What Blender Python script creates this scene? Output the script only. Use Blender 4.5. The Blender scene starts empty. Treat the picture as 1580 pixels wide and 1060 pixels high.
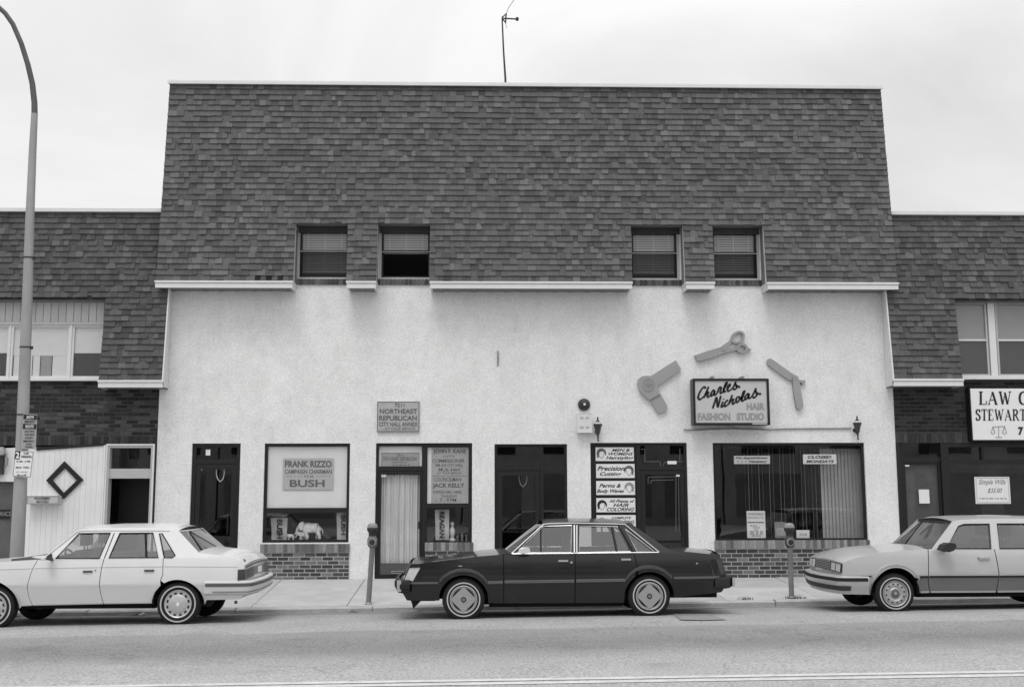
import bpy, bmesh, math, random
from mathutils import Vector, Matrix
from mathutils.geometry import tessellate_polygon

R = random.Random(11)
SC = bpy.context.scene
COL = SC.collection
rad = math.radians

# ------------------------------------------------------------------ camera
F, IW, IH = 1700.0, 1580, 1060          # focal length in photo pixels
CAM = Vector((0, -20.8, 1.8))
YAW, PITCH, ROLL = 0.028, math.atan(230 / F), -0.0026
_f = Vector((math.sin(YAW) * math.cos(PITCH), math.cos(YAW) * math.cos(PITCH), math.sin(PITCH)))
_r0 = Vector((math.cos(YAW), -math.sin(YAW), 0))
_u0 = _r0.cross(_f)
_r = math.cos(ROLL) * _r0 + math.sin(ROLL) * _u0
_u = math.cos(ROLL) * _u0 - math.sin(ROLL) * _r0
cd = bpy.data.cameras.new('camera')
cd.sensor_width = 36; cd.sensor_fit = 'HORIZONTAL'; cd.lens = 36 * F / IW
cd.clip_end = 2000; cd.clip_start = 0.1
cam = bpy.data.objects.new('camera', cd); COL.objects.link(cam)
m = Matrix.Identity(4)
for i in range(3):
    m[i][0], m[i][1], m[i][2], m[i][3] = _r[i], _u[i], -_f[i], CAM[i]
cam.matrix_world = m
SC.camera = cam

# ------------------------------------------------------------------ sky, sun, exposure
SUN_EL, SUN_AZ = rad(64), rad(194)      # azimuth measured from +Y clockwise: behind the camera, a little left
w = bpy.data.worlds.new('World'); SC.world = w; w.use_nodes = True
nt = w.node_tree; nt.nodes.clear()
def N(t, **k):
    n = nt.nodes.new(t)
    for a, b in k.items(): setattr(n, a, b)
    return n
sky = N('ShaderNodeTexSky', sky_type='NISHITA', sun_disc=False, sun_elevation=SUN_EL, sun_rotation=SUN_AZ)
bw = N('ShaderNodeRGBToBW'); nt.links.new(sky.outputs[0], bw.inputs[0])
b1 = N('ShaderNodeBackground'); b1.inputs[1].default_value = 0.05; nt.links.new(bw.outputs[0], b1.inputs[0])
tc = N('ShaderNodeTexCoord')
mp = N('ShaderNodeMapping'); mp.inputs['Scale'].default_value = (1.0, 1.0, 1.9); mp.inputs['Location'].default_value = (0.35, 0.1, 0.35)
nt.links.new(tc.outputs['Generated'], mp.inputs[0])
nz = N('ShaderNodeTexNoise'); nz.inputs['Scale'].default_value = 2.3; nz.inputs['Detail'].default_value = 5; nz.inputs['Roughness'].default_value = .5; nz.inputs['Distortion'].default_value = .4
nt.links.new(mp.outputs[0], nz.inputs[0])
cr = N('ShaderNodeValToRGB'); nt.links.new(nz.outputs[0], cr.inputs[0])
cr.color_ramp.elements[0].position = .37; cr.color_ramp.elements[0].color = (.62, .62, .62, 1)
cr.color_ramp.elements[1].position = .60; cr.color_ramp.elements[1].color = (.85, .85, .85, 1)
sz = N('ShaderNodeSeparateXYZ'); nt.links.new(tc.outputs['Generated'], sz.inputs[0])
def wm(op, a, b):
    q = N('ShaderNodeMath', operation=op)
    for i, z in enumerate((a, b)):
        if isinstance(z, (int, float)): q.inputs[i].default_value = z
        else: nt.links.new(z, q.inputs[i])
    return q.outputs[0]
zc = wm('MAXIMUM', sz.outputs[2], 0.0)
ov = wm('ADD', wm('MULTIPLY', wm('MULTIPLY', zc, zc), 1.45), .785)      # standard overcast: brighter overhead
b2 = N('ShaderNodeBackground'); nt.links.new(cr.outputs[0], b2.inputs[0]); nt.links.new(ov, b2.inputs[1])
ad = N('ShaderNodeAddShader'); nt.links.new(b1.outputs[0], ad.inputs[0]); nt.links.new(b2.outputs[0], ad.inputs[1])
wo = N('ShaderNodeOutputWorld'); nt.links.new(ad.outputs[0], wo.inputs[0])

sl = bpy.data.lights.new('sun', 'SUN'); sl.energy = 1.1; sl.angle = rad(22); sl.color = (1, .99, .98)
so = bpy.data.objects.new('sun', sl); COL.objects.link(so)
_sd = Vector((math.sin(SUN_AZ) * math.cos(SUN_EL), math.cos(SUN_AZ) * math.cos(SUN_EL), math.sin(SUN_EL)))
so.rotation_euler = _sd.to_track_quat('Z', 'Y').to_euler(); so.location = (0, -10, 30)
SC.view_settings.view_transform = 'Standard'; SC.view_settings.look = 'None'
SC.view_settings.exposure = 0.0; SC.view_settings.gamma = 1.0; SC.view_settings.use_curve_mapping = False

# ------------------------------------------------------------------ helpers
def ray(px, py): return _f + _r * ((px - IW / 2) / F) + _u * ((IH / 2 - py) / F)
def at(px, py, Y=0.0):
    d = ray(px, py); return CAM + d * ((Y - CAM.y) / d.y)
def atp(px, py, co, no):
    d = ray(px, py); co = Vector(co); no = Vector(no)
    return CAM + d * ((co - CAM).dot(no) / d.dot(no))
def lerp(a, b, t): return a + (b - a) * t
def poly_at(pts, x):                    # piecewise linear y(x) through sorted points
    if x <= pts[0][0]: return pts[0][1]
    for (a, b), (c, d) in zip(pts, pts[1:]):
        if x <= c: return lerp(b, d, (x - a) / (c - a) if c > a else 0)
    return pts[-1][1]

class MB:
    def __init__(s): s.v = []; s.f = []; s.sh = []
    def add(s, pts, faces, shade=1.0):
        o = len(s.v); s.v += [tuple(p) for p in pts]
        s.f += [tuple(i + o for i in f) for f in faces]; s.sh += [shade] * len(faces); return s
    def box(s, x0, x1, y0, y1, z0, z1, shade=1.0):
        return s.add([(x0,y0,z0),(x1,y0,z0),(x1,y1,z0),(x0,y1,z0),(x0,y0,z1),(x1,y0,z1),(x1,y1,z1),(x0,y1,z1)],
              [(0,3,2,1),(4,5,6,7),(0,1,5,4),(1,2,6,5),(2,3,7,6),(3,0,4,7)], shade)
    def quad(s, a, b, c, d, shade=1.0): return s.add([a,b,c,d], [(0,1,2,3)], shade)
    def prism_y(s, pts, y0, y1, shade=1.0):      # polygon in (x,z) extruded along y
        n = len(pts); tris = tessellate_polygon([[Vector((p[0], p[1], 0)) for p in pts]])
        P = [(p[0], y0, p[1]) for p in pts] + [(p[0], y1, p[1]) for p in pts]
        fs = []
        for t in tris: fs.append(tuple(t)); fs.append(tuple(i + n for i in reversed(t)))
        fs += [(i, (i + 1) % n, (i + 1) % n + n, i + n) for i in range(n)]
        return s.add(P, fs, shade)
    def prism_x(s, pts, x0, x1, shade=1.0):      # polygon in (y,z) extruded along x
        n = len(pts); tris = tessellate_polygon([[Vector((p[0], p[1], 0)) for p in pts]])
        P = [(x0, p[0], p[1]) for p in pts] + [(x1, p[0], p[1]) for p in pts]
        fs = []
        for t in tris: fs.append(tuple(t)); fs.append(tuple(i + n for i in reversed(t)))
        fs += [(i, (i + 1) % n, (i + 1) % n + n, i + n) for i in range(n)]
        return s.add(P, fs, shade)
    def tube(s, path, r, n=8, cap=True, shade=1.0, closed=False):
        path = [Vector(p) for p in path]; k = len(path)
        rr = r if isinstance(r, (list, tuple)) else [r] * k
        P = []; up = None
        for i, p in enumerate(path):
            t = (path[min(i + 1, k - 1)] - path[max(i - 1, 0)])
            if closed: t = path[(i + 1) % k] - path[i - 1]
            t.normalize()
            if up is None: up = Vector((0, 0, 1)) if abs(t.z) < .9 else Vector((0, -1, 0))
            a = t.cross(up)
            if a.length < 1e-4: a = t.cross(Vector((1, 0, 0)))
            a.normalize(); b = a.cross(t); up = b
            P += [p + (a * math.cos(2 * math.pi * j / n) + b * math.sin(2 * math.pi * j / n)) * rr[i] for j in range(n)]
        fs = [(i * n + j, i * n + (j + 1) % n, (i + 1) * n + (j + 1) % n, (i + 1) * n + j) for i in range(k - 1) for j in range(n)]
        if closed: fs += [((k - 1) * n + j, (k - 1) * n + (j + 1) % n, (j + 1) % n, j) for j in range(n)]
        elif cap: fs += [tuple(range(n - 1, -1, -1)), tuple(range((k - 1) * n, k * n))]
        return s.add(P, fs, shade)
    def lathe(s, prof, c, axis='z', n=24, sy=1.0, shade=1.0, a0=0, a1=2 * math.pi):   # prof: (radius, height)
        P = []; c = Vector(c); full = abs(a1 - a0 - 2 * math.pi) < 1e-6; m = n if full else n + 1
        for r, h in prof:
            for j in range(m):
                a = a0 + (a1 - a0) * j / n
                if axis == 'z': P.append(c + Vector((r * math.cos(a), r * math.sin(a) * sy, h)))
                else: P.append(c + Vector((r * math.cos(a), h, r * math.sin(a))))
        fs = []
        for i in range(len(prof) - 1):
            for j in range(n):
                jj = (j + 1) % m
                fs.append((i * m + j, i * m + jj, (i + 1) * m + jj, (i + 1) * m + j))
        return s.add(P, fs, shade)
    def grid(s, rows, shade=1.0):
        n = len(rows[0]); P = [p for r in rows for p in r]
        return s.add(P, [(i * n + j, i * n + j + 1, (i + 1) * n + j + 1, (i + 1) * n + j) for i in range(len(rows) - 1) for j in range(n - 1)], shade)
    def build(s, name, mat, parent=None, smooth=None, label=None, cat=None, group=None, kind=None):
        me = bpy.data.meshes.new(name); me.from_pydata(s.v, [], s.f)
        at_ = me.attributes.new('shade', 'FLOAT', 'FACE'); at_.data.foreach_set('value', s.sh)
        me.validate(); me.update()
        bm = bmesh.new(); bm.from_mesh(me); bmesh.ops.recalc_face_normals(bm, faces=bm.faces); bm.to_mesh(me); bm.free()
        if smooth:
            me.polygons.foreach_set('use_smooth', [True] * len(me.polygons)); me.set_sharp_from_angle(angle=rad(smooth))
        me.materials.append(mat)
        return link(bpy.data.objects.new(name, me), parent, label, cat, group, kind)

def link(o, parent=None, label=None, cat=None, group=None, kind=None):
    COL.objects.link(o)
    if parent is not None:
        o.parent = parent
        if parent.type == 'EMPTY': o.matrix_parent_inverse = Matrix.Translation(-parent.location)
    if label: o['label'] = label
    if cat: o['category'] = cat
    if group: o['group'] = group
    if kind: o['kind'] = kind
    return o
def thing(name, label, cat, loc, group=None):
    o = bpy.data.objects.new(name, None); o.empty_display_size = .2; o.location = loc
    return link(o, None, label, cat, group)

# ------------------------------------------------------------------ materials (all grey: the photograph is black and white)
_M = {}
def mat(name, v=.3, rough=.8, var=0.0, vs=4.0, bump=0.0, bs=60.0, spec=.3, metal=0.0, attr=False, coat=0.0, vs_xyz=(1,1,1), detail=4, extra=None):
    if name in _M: return _M[name]
    M = bpy.data.materials.new(name); M.use_nodes = True; t = M.node_tree; b = t.nodes['Principled BSDF']
    def n(ty, **k):
        x = t.nodes.new(ty)
        for a, c in k.items(): setattr(x, a, c)
        return x
    def mul(a, c, op='MULTIPLY'):
        q = n('ShaderNodeMath', operation=op)
        for i, z in enumerate((a, c)):
            if isinstance(z, (int, float)): q.inputs[i].default_value = z
            else: t.links.new(z, q.inputs[i])
        return q.outputs[0]
    cur = None
    co = n('ShaderNodeTexCoord'); mpn = n('ShaderNodeMapping'); mpn.inputs['Scale'].default_value = vs_xyz
    t.links.new(co.outputs['Object'], mpn.inputs[0]); vec = mpn.outputs[0]
    val = v
    if var:
        z = n('ShaderNodeTexNoise'); z.inputs['Scale'].default_value = vs; z.inputs['Detail'].default_value = detail; z.inputs['Roughness'].default_value = .65
        t.links.new(vec, z.inputs[0])
        k = mul(mul(z.outputs[0], -.5, 'ADD'), var * 4)
        val = mul(mul(k, 1.0, 'ADD'), v)
    if attr:
        a = n('ShaderNodeAttribute', attribute_name='shade'); val = mul(a.outputs['Fac'], val)
    if extra: val = extra(t, n, mul, co, val)
    if isinstance(val, (int, float)): b.inputs['Base Color'].default_value = (v, v, v, 1)
    else:
        mx = mul(mul(val, .004, 'MAXIMUM'), .92, 'MINIMUM'); t.links.new(mx, b.inputs['Base Color'])
    b.inputs['Roughness'].default_value = rough; b.inputs['Metallic'].default_value = metal
    b.inputs['Specular IOR Level'].default_value = spec; b.inputs['Coat Weight'].default_value = coat; b.inputs['Coat Roughness'].default_value = .06
    if bump:
        z = n('ShaderNodeTexNoise'); z.inputs['Scale'].default_value = bs; z.inputs['Detail'].default_value = 5; t.links.new(co.outputs['Object'], z.inputs[0])
        bp = n('ShaderNodeBump'); bp.inputs['Strength'].default_value = 1; bp.inputs['Distance'].default_value = bump
        t.links.new(z.outputs[0], bp.inputs['Height']); t.links.new(bp.outputs[0], b.inputs['Normal'])
    _M[name] = M; return M
def glass(name, tint=.85, ior=1.55, rough=0.0, wav=0.0):
    if name in _M: return _M[name]
    M = bpy.data.materials.new(name); M.use_nodes = True; t = M.node_tree; t.nodes.clear()
    o = t.nodes.new('ShaderNodeOutputMaterial'); mx = t.nodes.new('ShaderNodeMixShader')
    tr = t.nodes.new('ShaderNodeBsdfTransparent'); tr.inputs[0].default_value = (tint, tint, tint, 1)
    gl = t.nodes.new('ShaderNodeBsdfGlossy'); gl.inputs['Roughness'].default_value = rough; gl.inputs[0].default_value = (1, 1, 1, 1)
    ge = t.nodes.new('ShaderNodeNewGeometry'); dt = t.nodes.new('ShaderNodeVectorMath'); dt.operation = 'DOT_PRODUCT'
    t.links.new(ge.outputs['Incoming'], dt.inputs[0]); t.links.new(ge.outputs['Normal'], dt.inputs[1])
    def mth(op, x, y=None):
        q = t.nodes.new('ShaderNodeMath'); q.operation = op
        for i, z in enumerate((x, y)):
            if z is None: continue
            if isinstance(z, (int, float)): q.inputs[i].default_value = z
            else: t.links.new(z, q.inputs[i])
        return q.outputs[0]
    f0 = 1.7 * ((ior - 1) / (ior + 1)) ** 2      # both faces of a thin pane, same from either side
    fr = mth('ADD', mth('MULTIPLY', mth('POWER', mth('SUBTRACT', 1.0, mth('ABSOLUTE', dt.outputs['Value'])), 5.0), 1 - f0), f0)
    t.links.new(fr, mx.inputs[0]); t.links.new(tr.outputs[0], mx.inputs[1]); t.links.new(gl.outputs[0], mx.inputs[2]); t.links.new(mx.outputs[0], o.inputs[0])
    if wav:
        tcx = t.nodes.new('ShaderNodeTexCoord'); z = t.nodes.new('ShaderNodeTexNoise'); z.inputs['Scale'].default_value = 1.6; z.inputs['Detail'].default_value = 1
        bp = t.nodes.new('ShaderNodeBump'); bp.inputs['Distance'].default_value = wav
        t.links.new(tcx.outputs['Object'], z.inputs[0]); t.links.new(z.outputs[0], bp.inputs['Height']); t.links.new(bp.outputs[0], gl.inputs['Normal'])
    _M[name] = M; return M

def stucco_extra(t, n, mul, co, val):
    # weathering: broad blotches, fine speckle and thin vertical rain streaks
    sp = n('ShaderNodeTexNoise'); sp.inputs['Scale'].default_value = 26; sp.inputs['Detail'].default_value = 3; t.links.new(co.outputs['Object'], sp.inputs[0])
    val = mul(val, mul(mul(sp.outputs[0], .5), .73, 'ADD'))
    mpz = n('ShaderNodeMapping'); mpz.inputs['Scale'].default_value = (3.5, 1, 1.4); t.links.new(co.outputs['Object'], mpz.inputs[0])
    st = n('ShaderNodeTexNoise'); st.inputs['Scale'].default_value = 1.0; st.inputs['Detail'].default_value = 6; st.inputs['Roughness'].default_value = .7; t.links.new(mpz.outputs[0], st.inputs[0])
    r = n('ShaderNodeMapRange'); r.inputs[1].default_value = .5; r.inputs[2].default_value = .8; r.inputs[3].default_value = 1.0; r.inputs[4].default_value = .86; t.links.new(st.outputs[0], r.inputs[0])
    bl = n('ShaderNodeTexNoise'); bl.inputs['Scale'].default_value = 5.5; bl.inputs['Detail'].default_value = 7; bl.inputs['Roughness'].default_value = .75; t.links.new(co.outputs['Object'], bl.inputs[0])
    br = n('ShaderNodeMapRange'); br.inputs[1].default_value = .35; br.inputs[2].default_value = .7; br.inputs[3].default_value = 1.02; br.inputs[4].default_value = .90; t.links.new(bl.outputs[0], br.inputs[0])
    dn = n('ShaderNodeTexNoise'); dn.inputs['Scale'].default_value = 1.1; dn.inputs['Detail'].default_value = 5; t.links.new(co.outputs['Object'], dn.inputs[0])
    va = n('ShaderNodeVectorMath', operation='MULTIPLY_ADD'); va.inputs[1].default_value = (1.0, 1.0, 1.0); t.links.new(dn.outputs['Color'], va.inputs[0]); t.links.new(co.outputs['Object'], va.inputs[2])
    vo = n('ShaderNodeTexVoronoi', feature='DISTANCE_TO_EDGE'); vo.inputs['Scale'].default_value = .30; t.links.new(va.outputs[0], vo.inputs['Vector'])
    ck = n('ShaderNodeMapRange'); ck.inputs[1].default_value = .0; ck.inputs[2].default_value = .002; ck.inputs[3].default_value = .93; ck.inputs[4].default_value = 1.0; t.links.new(vo.outputs['Distance'], ck.inputs[0])
    return mul(mul(mul(val, r.outputs[0]), br.outputs[0]), ck.outputs[0])
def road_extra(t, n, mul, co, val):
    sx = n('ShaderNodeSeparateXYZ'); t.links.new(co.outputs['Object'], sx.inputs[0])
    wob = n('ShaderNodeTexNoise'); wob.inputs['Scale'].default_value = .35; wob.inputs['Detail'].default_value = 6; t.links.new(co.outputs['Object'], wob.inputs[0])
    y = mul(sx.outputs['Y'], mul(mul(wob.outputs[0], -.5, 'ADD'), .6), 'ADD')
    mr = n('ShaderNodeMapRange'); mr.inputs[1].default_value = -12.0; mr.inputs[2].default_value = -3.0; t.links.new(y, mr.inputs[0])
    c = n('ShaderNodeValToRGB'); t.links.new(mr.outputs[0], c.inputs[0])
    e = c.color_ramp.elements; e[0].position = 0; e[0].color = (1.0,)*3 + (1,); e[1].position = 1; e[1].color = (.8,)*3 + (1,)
    for p, q in ((.20, 1.12), (.31, 1.0), (.40, .70), (.46, .64), (.55, .74), (.622, .82), (.64, 1.02), (.82, 1.02), (.93, .95), (.965, .62)):  # last stops: dark gutter strip, dirt plus the kerb's shadow line painted in
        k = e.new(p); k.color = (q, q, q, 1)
    grain = n('ShaderNodeTexNoise'); grain.inputs['Scale'].default_value = 38; grain.inputs['Detail'].default_value = 3; t.links.new(co.outputs['Object'], grain.inputs[0])
    val = mul(val, mul(mul(grain.outputs[0], 1.7), .15, 'ADD'))
    dn = n('ShaderNodeTexNoise'); dn.inputs['Scale'].default_value = 1.4; dn.inputs['Detail'].default_value = 5; t.links.new(co.outputs['Object'], dn.inputs[0])
    va = n('ShaderNodeVectorMath', operation='MULTIPLY_ADD'); va.inputs[1].default_value = (.8, .8, .8); t.links.new(dn.outputs['Color'], va.inputs[0]); t.links.new(co.outputs['Object'], va.inputs[2])
    vo = n('ShaderNodeTexVoronoi', feature='DISTANCE_TO_EDGE'); vo.inputs['Scale'].default_value = .32; t.links.new(va.outputs[0], vo.inputs['Vector'])
    ck = n('ShaderNodeMapRange'); ck.inputs[1].default_value = .0; ck.inputs[2].default_value = .006; ck.inputs[3].default_value = .78; ck.inputs[4].default_value = 1.0; t.links.new(vo.outputs['Distance'], ck.inputs[0])
    oi = n('ShaderNodeTexNoise'); oi.inputs['Scale'].default_value = .9; oi.inputs['Detail'].default_value = 4; t.links.new(co.outputs['Object'], oi.inputs[0])
    ol = n('ShaderNodeMapRange'); ol.inputs[1].default_value = .60; ol.inputs[2].default_value = .74; ol.inputs[3].default_value = 1.0; ol.inputs[4].default_value = .82; t.links.new(oi.outputs[0], ol.inputs[0])
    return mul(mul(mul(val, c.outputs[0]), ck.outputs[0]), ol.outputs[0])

STUCCO = mat('stucco', .82, .9, .08, 1.1, .006, 40, .15, extra=stucco_extra)
SHING = mat('asphalt_shingle', .150, .95, .10, 30, .004, 90, .1, attr=True)
UNDER = mat('roofing_felt', .03, .95)
WHITE = mat('white_trim_paint', .70, .5, .05, 6, spec=.3)
SOFF = mat('vented_soffit', .20, .7, .15, 12)
BRICK = mat('brick', .15, .9, .15, 18, .004, 60, .15, attr=True)
MORTAR = mat('mortar', .52, .95, .1, 20, .004, 80, .1)
DBRICK = mat('dark_brick', .050, .9, .2, 14, .004, 60, .15, attr=True)
DMORTAR = mat('dark_mortar', .085, .95, .15, 10)
FRAME = mat('dark_bronze_frame', .012, .45, .1, 8, spec=.4)
ALU = mat('aluminium_trim', .45, .4, .05, 8, metal=.6)
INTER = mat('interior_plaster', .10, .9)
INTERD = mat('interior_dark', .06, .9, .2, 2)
GLASS = glass('window_glass', .92, 1.55, 0, .0004)
GLASSD = glass('tinted_door_glass', .55, 1.6, 0, .0004)
UPGLASS = glass('upper_window_glass', .82, 1.5)
BLIND = mat('blind_slat', .85, .6)
VBLIND = mat('vertical_blind_slat', .48, .7, .1, 3)
SCREEN = glass('insect_screen', .42, 1.2, .6)
PAPER = mat('white_card', .78, .8, .04, 5)
PAPER2 = mat('grey_sign_board', .42, .7, .06, 5)
PAPER3 = mat('aged_poster', .42, .8, .08, 6)
INK = mat('black_ink', .025, .7)
INKG = mat('grey_ink', .13, .7)
INKL = mat('pale_ink', .30, .7)
WALK = mat('sidewalk_concrete', .42, .92, .14, 2.5, .006, 50, .15, detail=8, attr=True)
CURB = mat('curb_stone', .40, .9, .22, 4, .008, 30, .15, detail=7)
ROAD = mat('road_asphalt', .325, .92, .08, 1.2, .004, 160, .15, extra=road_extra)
PATCH = mat('asphalt_patch', .245, .95, .2, 6, .004, 120)
LINE = mat('road_paint', .52, .85, .22, 7, detail=8)
EARTH = mat('earth', .2, .95, .2, .5)
METAL = mat('grey_metal', .30, .5, .2, 5, metal=.3)
DMETAL = mat('dark_metal', .05, .5, .2, 8, metal=.3)
GALV = mat('galvanized_pole', .33, .6, .14, 3, metal=.2, vs_xyz=(1, 1, .4))
TAN = mat('painted_plywood', .33, .7, .06, 5)
CHROME = mat('chrome', .75, .18, metal=1.0)
RUBBER = mat('rubber', .018, .85)
BLACK = mat('black_underside', .008, .9)

# ------------------------------------------------------------------ ground, road, kerb, sidewalk
CURBY = -3.0
def road_z(x, y):
    b = .053 + .0119 * x
    if y > -5: return b - .030 * (y + 5)          # falls to the gutter
    if y > -10: return b + .012 * (-5 - y)
    return b + .06 - .012 * (-10 - y)
_ct = [(486, 938.3), (1200, 927.3)]
_c0, _c1 = at(*_ct[0], CURBY), at(*_ct[1], CURBY)
def curb_z(x): return lerp(_c0.z, _c1.z, (x - _c0.x) / (_c1.x - _c0.x)) + .012
_g0, _g1 = at(486, 945.0, CURBY), at(1200, 934.5, CURBY)
def gutter_z(x): return lerp(_g0.z, _g1.z, (x - _g0.x) / (_g1.x - _g0.x))
def road_zz(x, y):
    if y <= -5: return road_z(x, y)
    return lerp(road_z(x, -5), gutter_z(x), (y + 5) / 2)
WALLZ = .232
def walk_z(x, y):
    if y >= 0: return WALLZ
    return lerp(WALLZ, curb_z(x), y / (CURBY + .17)) if y > CURBY + .17 else curb_z(x)

g = MB(); g.quad((-400, -400, -.9), (400, -400, -.9), (400, 400, -.9), (-400, 400, -.9)); g.build('ground', EARTH, kind='structure')
xs = [-60, -30, -20] + [-14 + 1.0 * i for i in range(31)] + [20, 30, 60]
ys = [-16.6, -14, -12, -10, -8, -6.5, -5, -4.5, -4, -3.5, -3.0]
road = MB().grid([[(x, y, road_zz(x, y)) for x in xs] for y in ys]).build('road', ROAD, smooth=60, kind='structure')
far = MB(); far.box(-60, 60, -34, -16.6, -.8, .2); far.build('opposite_pavement', WALK, kind='structure')
# double centre line (painted)
def road_hit(px, py):
    z = .15
    for _ in range(4):
        d = ray(px, py); p = CAM + d * ((z - CAM.z) / d.z); z = road_zz(p.x, p.y)
    return p
for (a, b) in (((400, 1055), (1580, 1036)), ((700, 1055.5), (1580, 1041.7))):
    A, B = road_hit(*a), road_hit(*b); k = (B.y - A.y) / (B.x - A.x)
    yl = lambda x: A.y + k * (x - A.x)
    hw = .055
    rows = [[(x, yl(x) + s, road_zz(x, yl(x) + s) + .005) for x in [-12 + i for i in range(27)]] for s in (-hw, hw)]
    MB().grid(rows).build('centre_line', LINE, road)
# dark asphalt patch by the rear of the black sedan
pp = [road_hit(*p) for p in ((1050, 957), (1084, 957.8), (1121, 956.6), (1104, 951.5), (1094, 948), (1038, 947.2))]
MB().add([(p.x, p.y, road_zz(p.x, p.y) + .012) for p in pp], [tuple(range(6))]).build('asphalt_patch', PATCH, road)
# kerb: individual stones
cx = -16.0; kerb = MB(); kerb.grid([[(x, CURBY + .165, curb_z(x) - .02) for x in (-18, 20)], [(x, CURBY + .165, curb_z(x) - .5) for x in (-18, 20)]])
kerb = kerb.build('kerb', DMORTAR, kind='structure')
while cx < 17:
    L = R.uniform(1.6, 2.4); a, b = cx + .006, cx + L - .006; j = R.uniform(-.008, .008)
    q = MB()
    n = 6; rows = []
    prof = [(CURBY, -.35), (CURBY, -.02), (CURBY + .02, 0), (CURBY + .155, .004), (CURBY + .155, -.35)]
    for i in range(n + 1):
        x = lerp(a, b, i / n); w1 = R.uniform(-.007, .007); rows.append([(x, y + (w1 if k < 3 else 0), curb_z(x) + j + dz + R.uniform(-.004, .004)) for k, (y, dz) in enumerate(prof)])
    q.grid(rows); q.build('kerb_stone', CURB, kerb, smooth=40)
    cx += L
walk = MB(); walk.grid([[(x, y, walk_z(x, y) - .03) for x in (-18, -12, -6, 0, 6, 12, 20)] for y in (CURBY + .17, -1.5, .4)])
walk = walk.build('sidewalk', mat('sidewalk_bed', .16, .95), kind='structure')
cx = -14.3
ysp = [CURBY + .195, -1.42, .0]
while cx < 16:
    L = 1.52
    for j in range(2):
        g_ = .005; a, b, c, d = cx + g_, cx + L - g_, ysp[j] + g_, ysp[j + 1] - g_
        dz = R.uniform(-.004, .004); q = MB(); sh = R.uniform(.9, 1.1)
        top = [(x, y, walk_z(x, y) + dz) for y in (c, d) for x in (a, b)]
        e = .008
        ins = [(a + e, c + e), (b - e, c + e), (b - e, d - e), (a + e, d - e)]
        T = [(x, y, walk_z(x, y) + dz) for x, y in ins]; B_ = [(x, y, walk_z(x, y) + dz - .008) for x, y in ((a, c), (b, c), (b, d), (a, d))]
        S = [(x, y, z - .05) for x, y, z in B_]
        q.add(T + B_ + S, [(0, 1, 2, 3)] + [(i, i + 4, (i + 1) % 4 + 4, (i + 1) % 4) for i in range(4)] + [(i + 4, i + 8, (i + 1) % 4 + 8, (i + 1) % 4 + 4) for i in range(4)], sh)
        q.build('slab', WALK, walk)
    cx += L
# buildings across the street, which only the shop glass reflects
for i, (x0, x1, h) in enumerate(((-30, -13, 6.2), (-12.9, -1, 7.0), (-.9, 12, 5.6), (12.1, 30, 6.6))):
    lab = ['wide flat roofed shop row across the street, at its left end', 'taller dark shopfront across the street with four upper windows', 'low shopfront across the street facing the salon', 'flat roofed building across the street at its right end'][i]
    t_ = thing('opposite_shop', lab, 'building', (x0, -34, .2), 'shops across the street')
    MB().box(x0, x1, -44, -34, .2, h).build('wall', mat('opposite_wall', .40, .9, .2, 1), t_)
    MB().box(x0, x1, -34.2, -33.95, h - .4, h + .25).build('cornice', mat('opposite_cornice', .55), t_)
    k = 4
    for j in range(k):
        a = lerp(x0, x1, (j + .2) / k); b = lerp(x0, x1, (j + .8) / k)
        MB().box(a, b, -34.03, -33.97, 3.7, h - 1.0).build('window', FRAME, t_)
        MB().box(a - .3, b + .3, -34.03, -33.97, .6, 2.7).build('shop_window', mat('opposite_glass', .22, .5, .3, 1.5), t_)

# ------------------------------------------------------------------ building helpers
def PX(px, py=700, Y=0.0): return at(px, py, Y).x
def PZ(py, px=800, Y=0.0): return at(px, py, Y).z
def rect(px0, py0, px1, py1, Y=0.0):      # image rectangle -> (x0,x1,z0,z1) on the plane Y
    my = (py0 + py1) / 2; mx = (px0 + px1) / 2
    return at(px0, my, Y).x, at(px1, my, Y).x, at(mx, py1, Y).z, at(mx, py0, Y).z
def wall_holes(mb, x0, x1, z0, z1, holes, y0, y1):
    xs = sorted({x0, x1} | {v for h in holes for v in h[:2] if x0 < v < x1}); zs = sorted({z0, z1} | {v for h in holes for v in h[2:] if z0 < v < z1})
    for a, b in zip(xs, xs[1:]):
        for c, d in zip(zs, zs[1:]):
            mx, mz = (a + b) / 2, (c + d) / 2
            if any(h[0] < mx < h[1] and h[2] < mz < h[3] for h in holes): continue
            mb.quad((a, y0, c), (b, y0, c), (b, y0, d), (a, y0, d)); mb.quad((a, y1, c), (a, y1, d), (b, y1, d), (b, y1, c))
    for h in holes:
        a, b, c, d = h; c = max(c, z0)
        mb.quad((a, y0, c), (a, y0, d), (a, y1, d), (a, y1, c)); mb.quad((b, y0, c), (b, y1, c), (b, y1, d), (b, y0, d))
        mb.quad((a, y0, d), (b, y0, d), (b, y1, d), (a, y1, d)); mb.quad((a, y0, c), (a, y1, c), (b, y1, c), (b, y0, c))
    return mb
def ring(mb, x0, x1, z0, z1, y0, y1, w, wt=None, wb=None):
    wt = w if wt is None else wt; wb = w if wb is None else wb
    mb.box(x0, x0 + w, y0, y1, z0, z1); mb.box(x1 - w, x1, y0, y1, z0, z1)
    mb.box(x0 + w, x1 - w, y0 + .001, y1 - .001, z1 - wt, z1); mb.box(x0 + w, x1 - w, y0 + .001, y1 - .001, z0, z0 + wb)
    return mb

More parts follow.
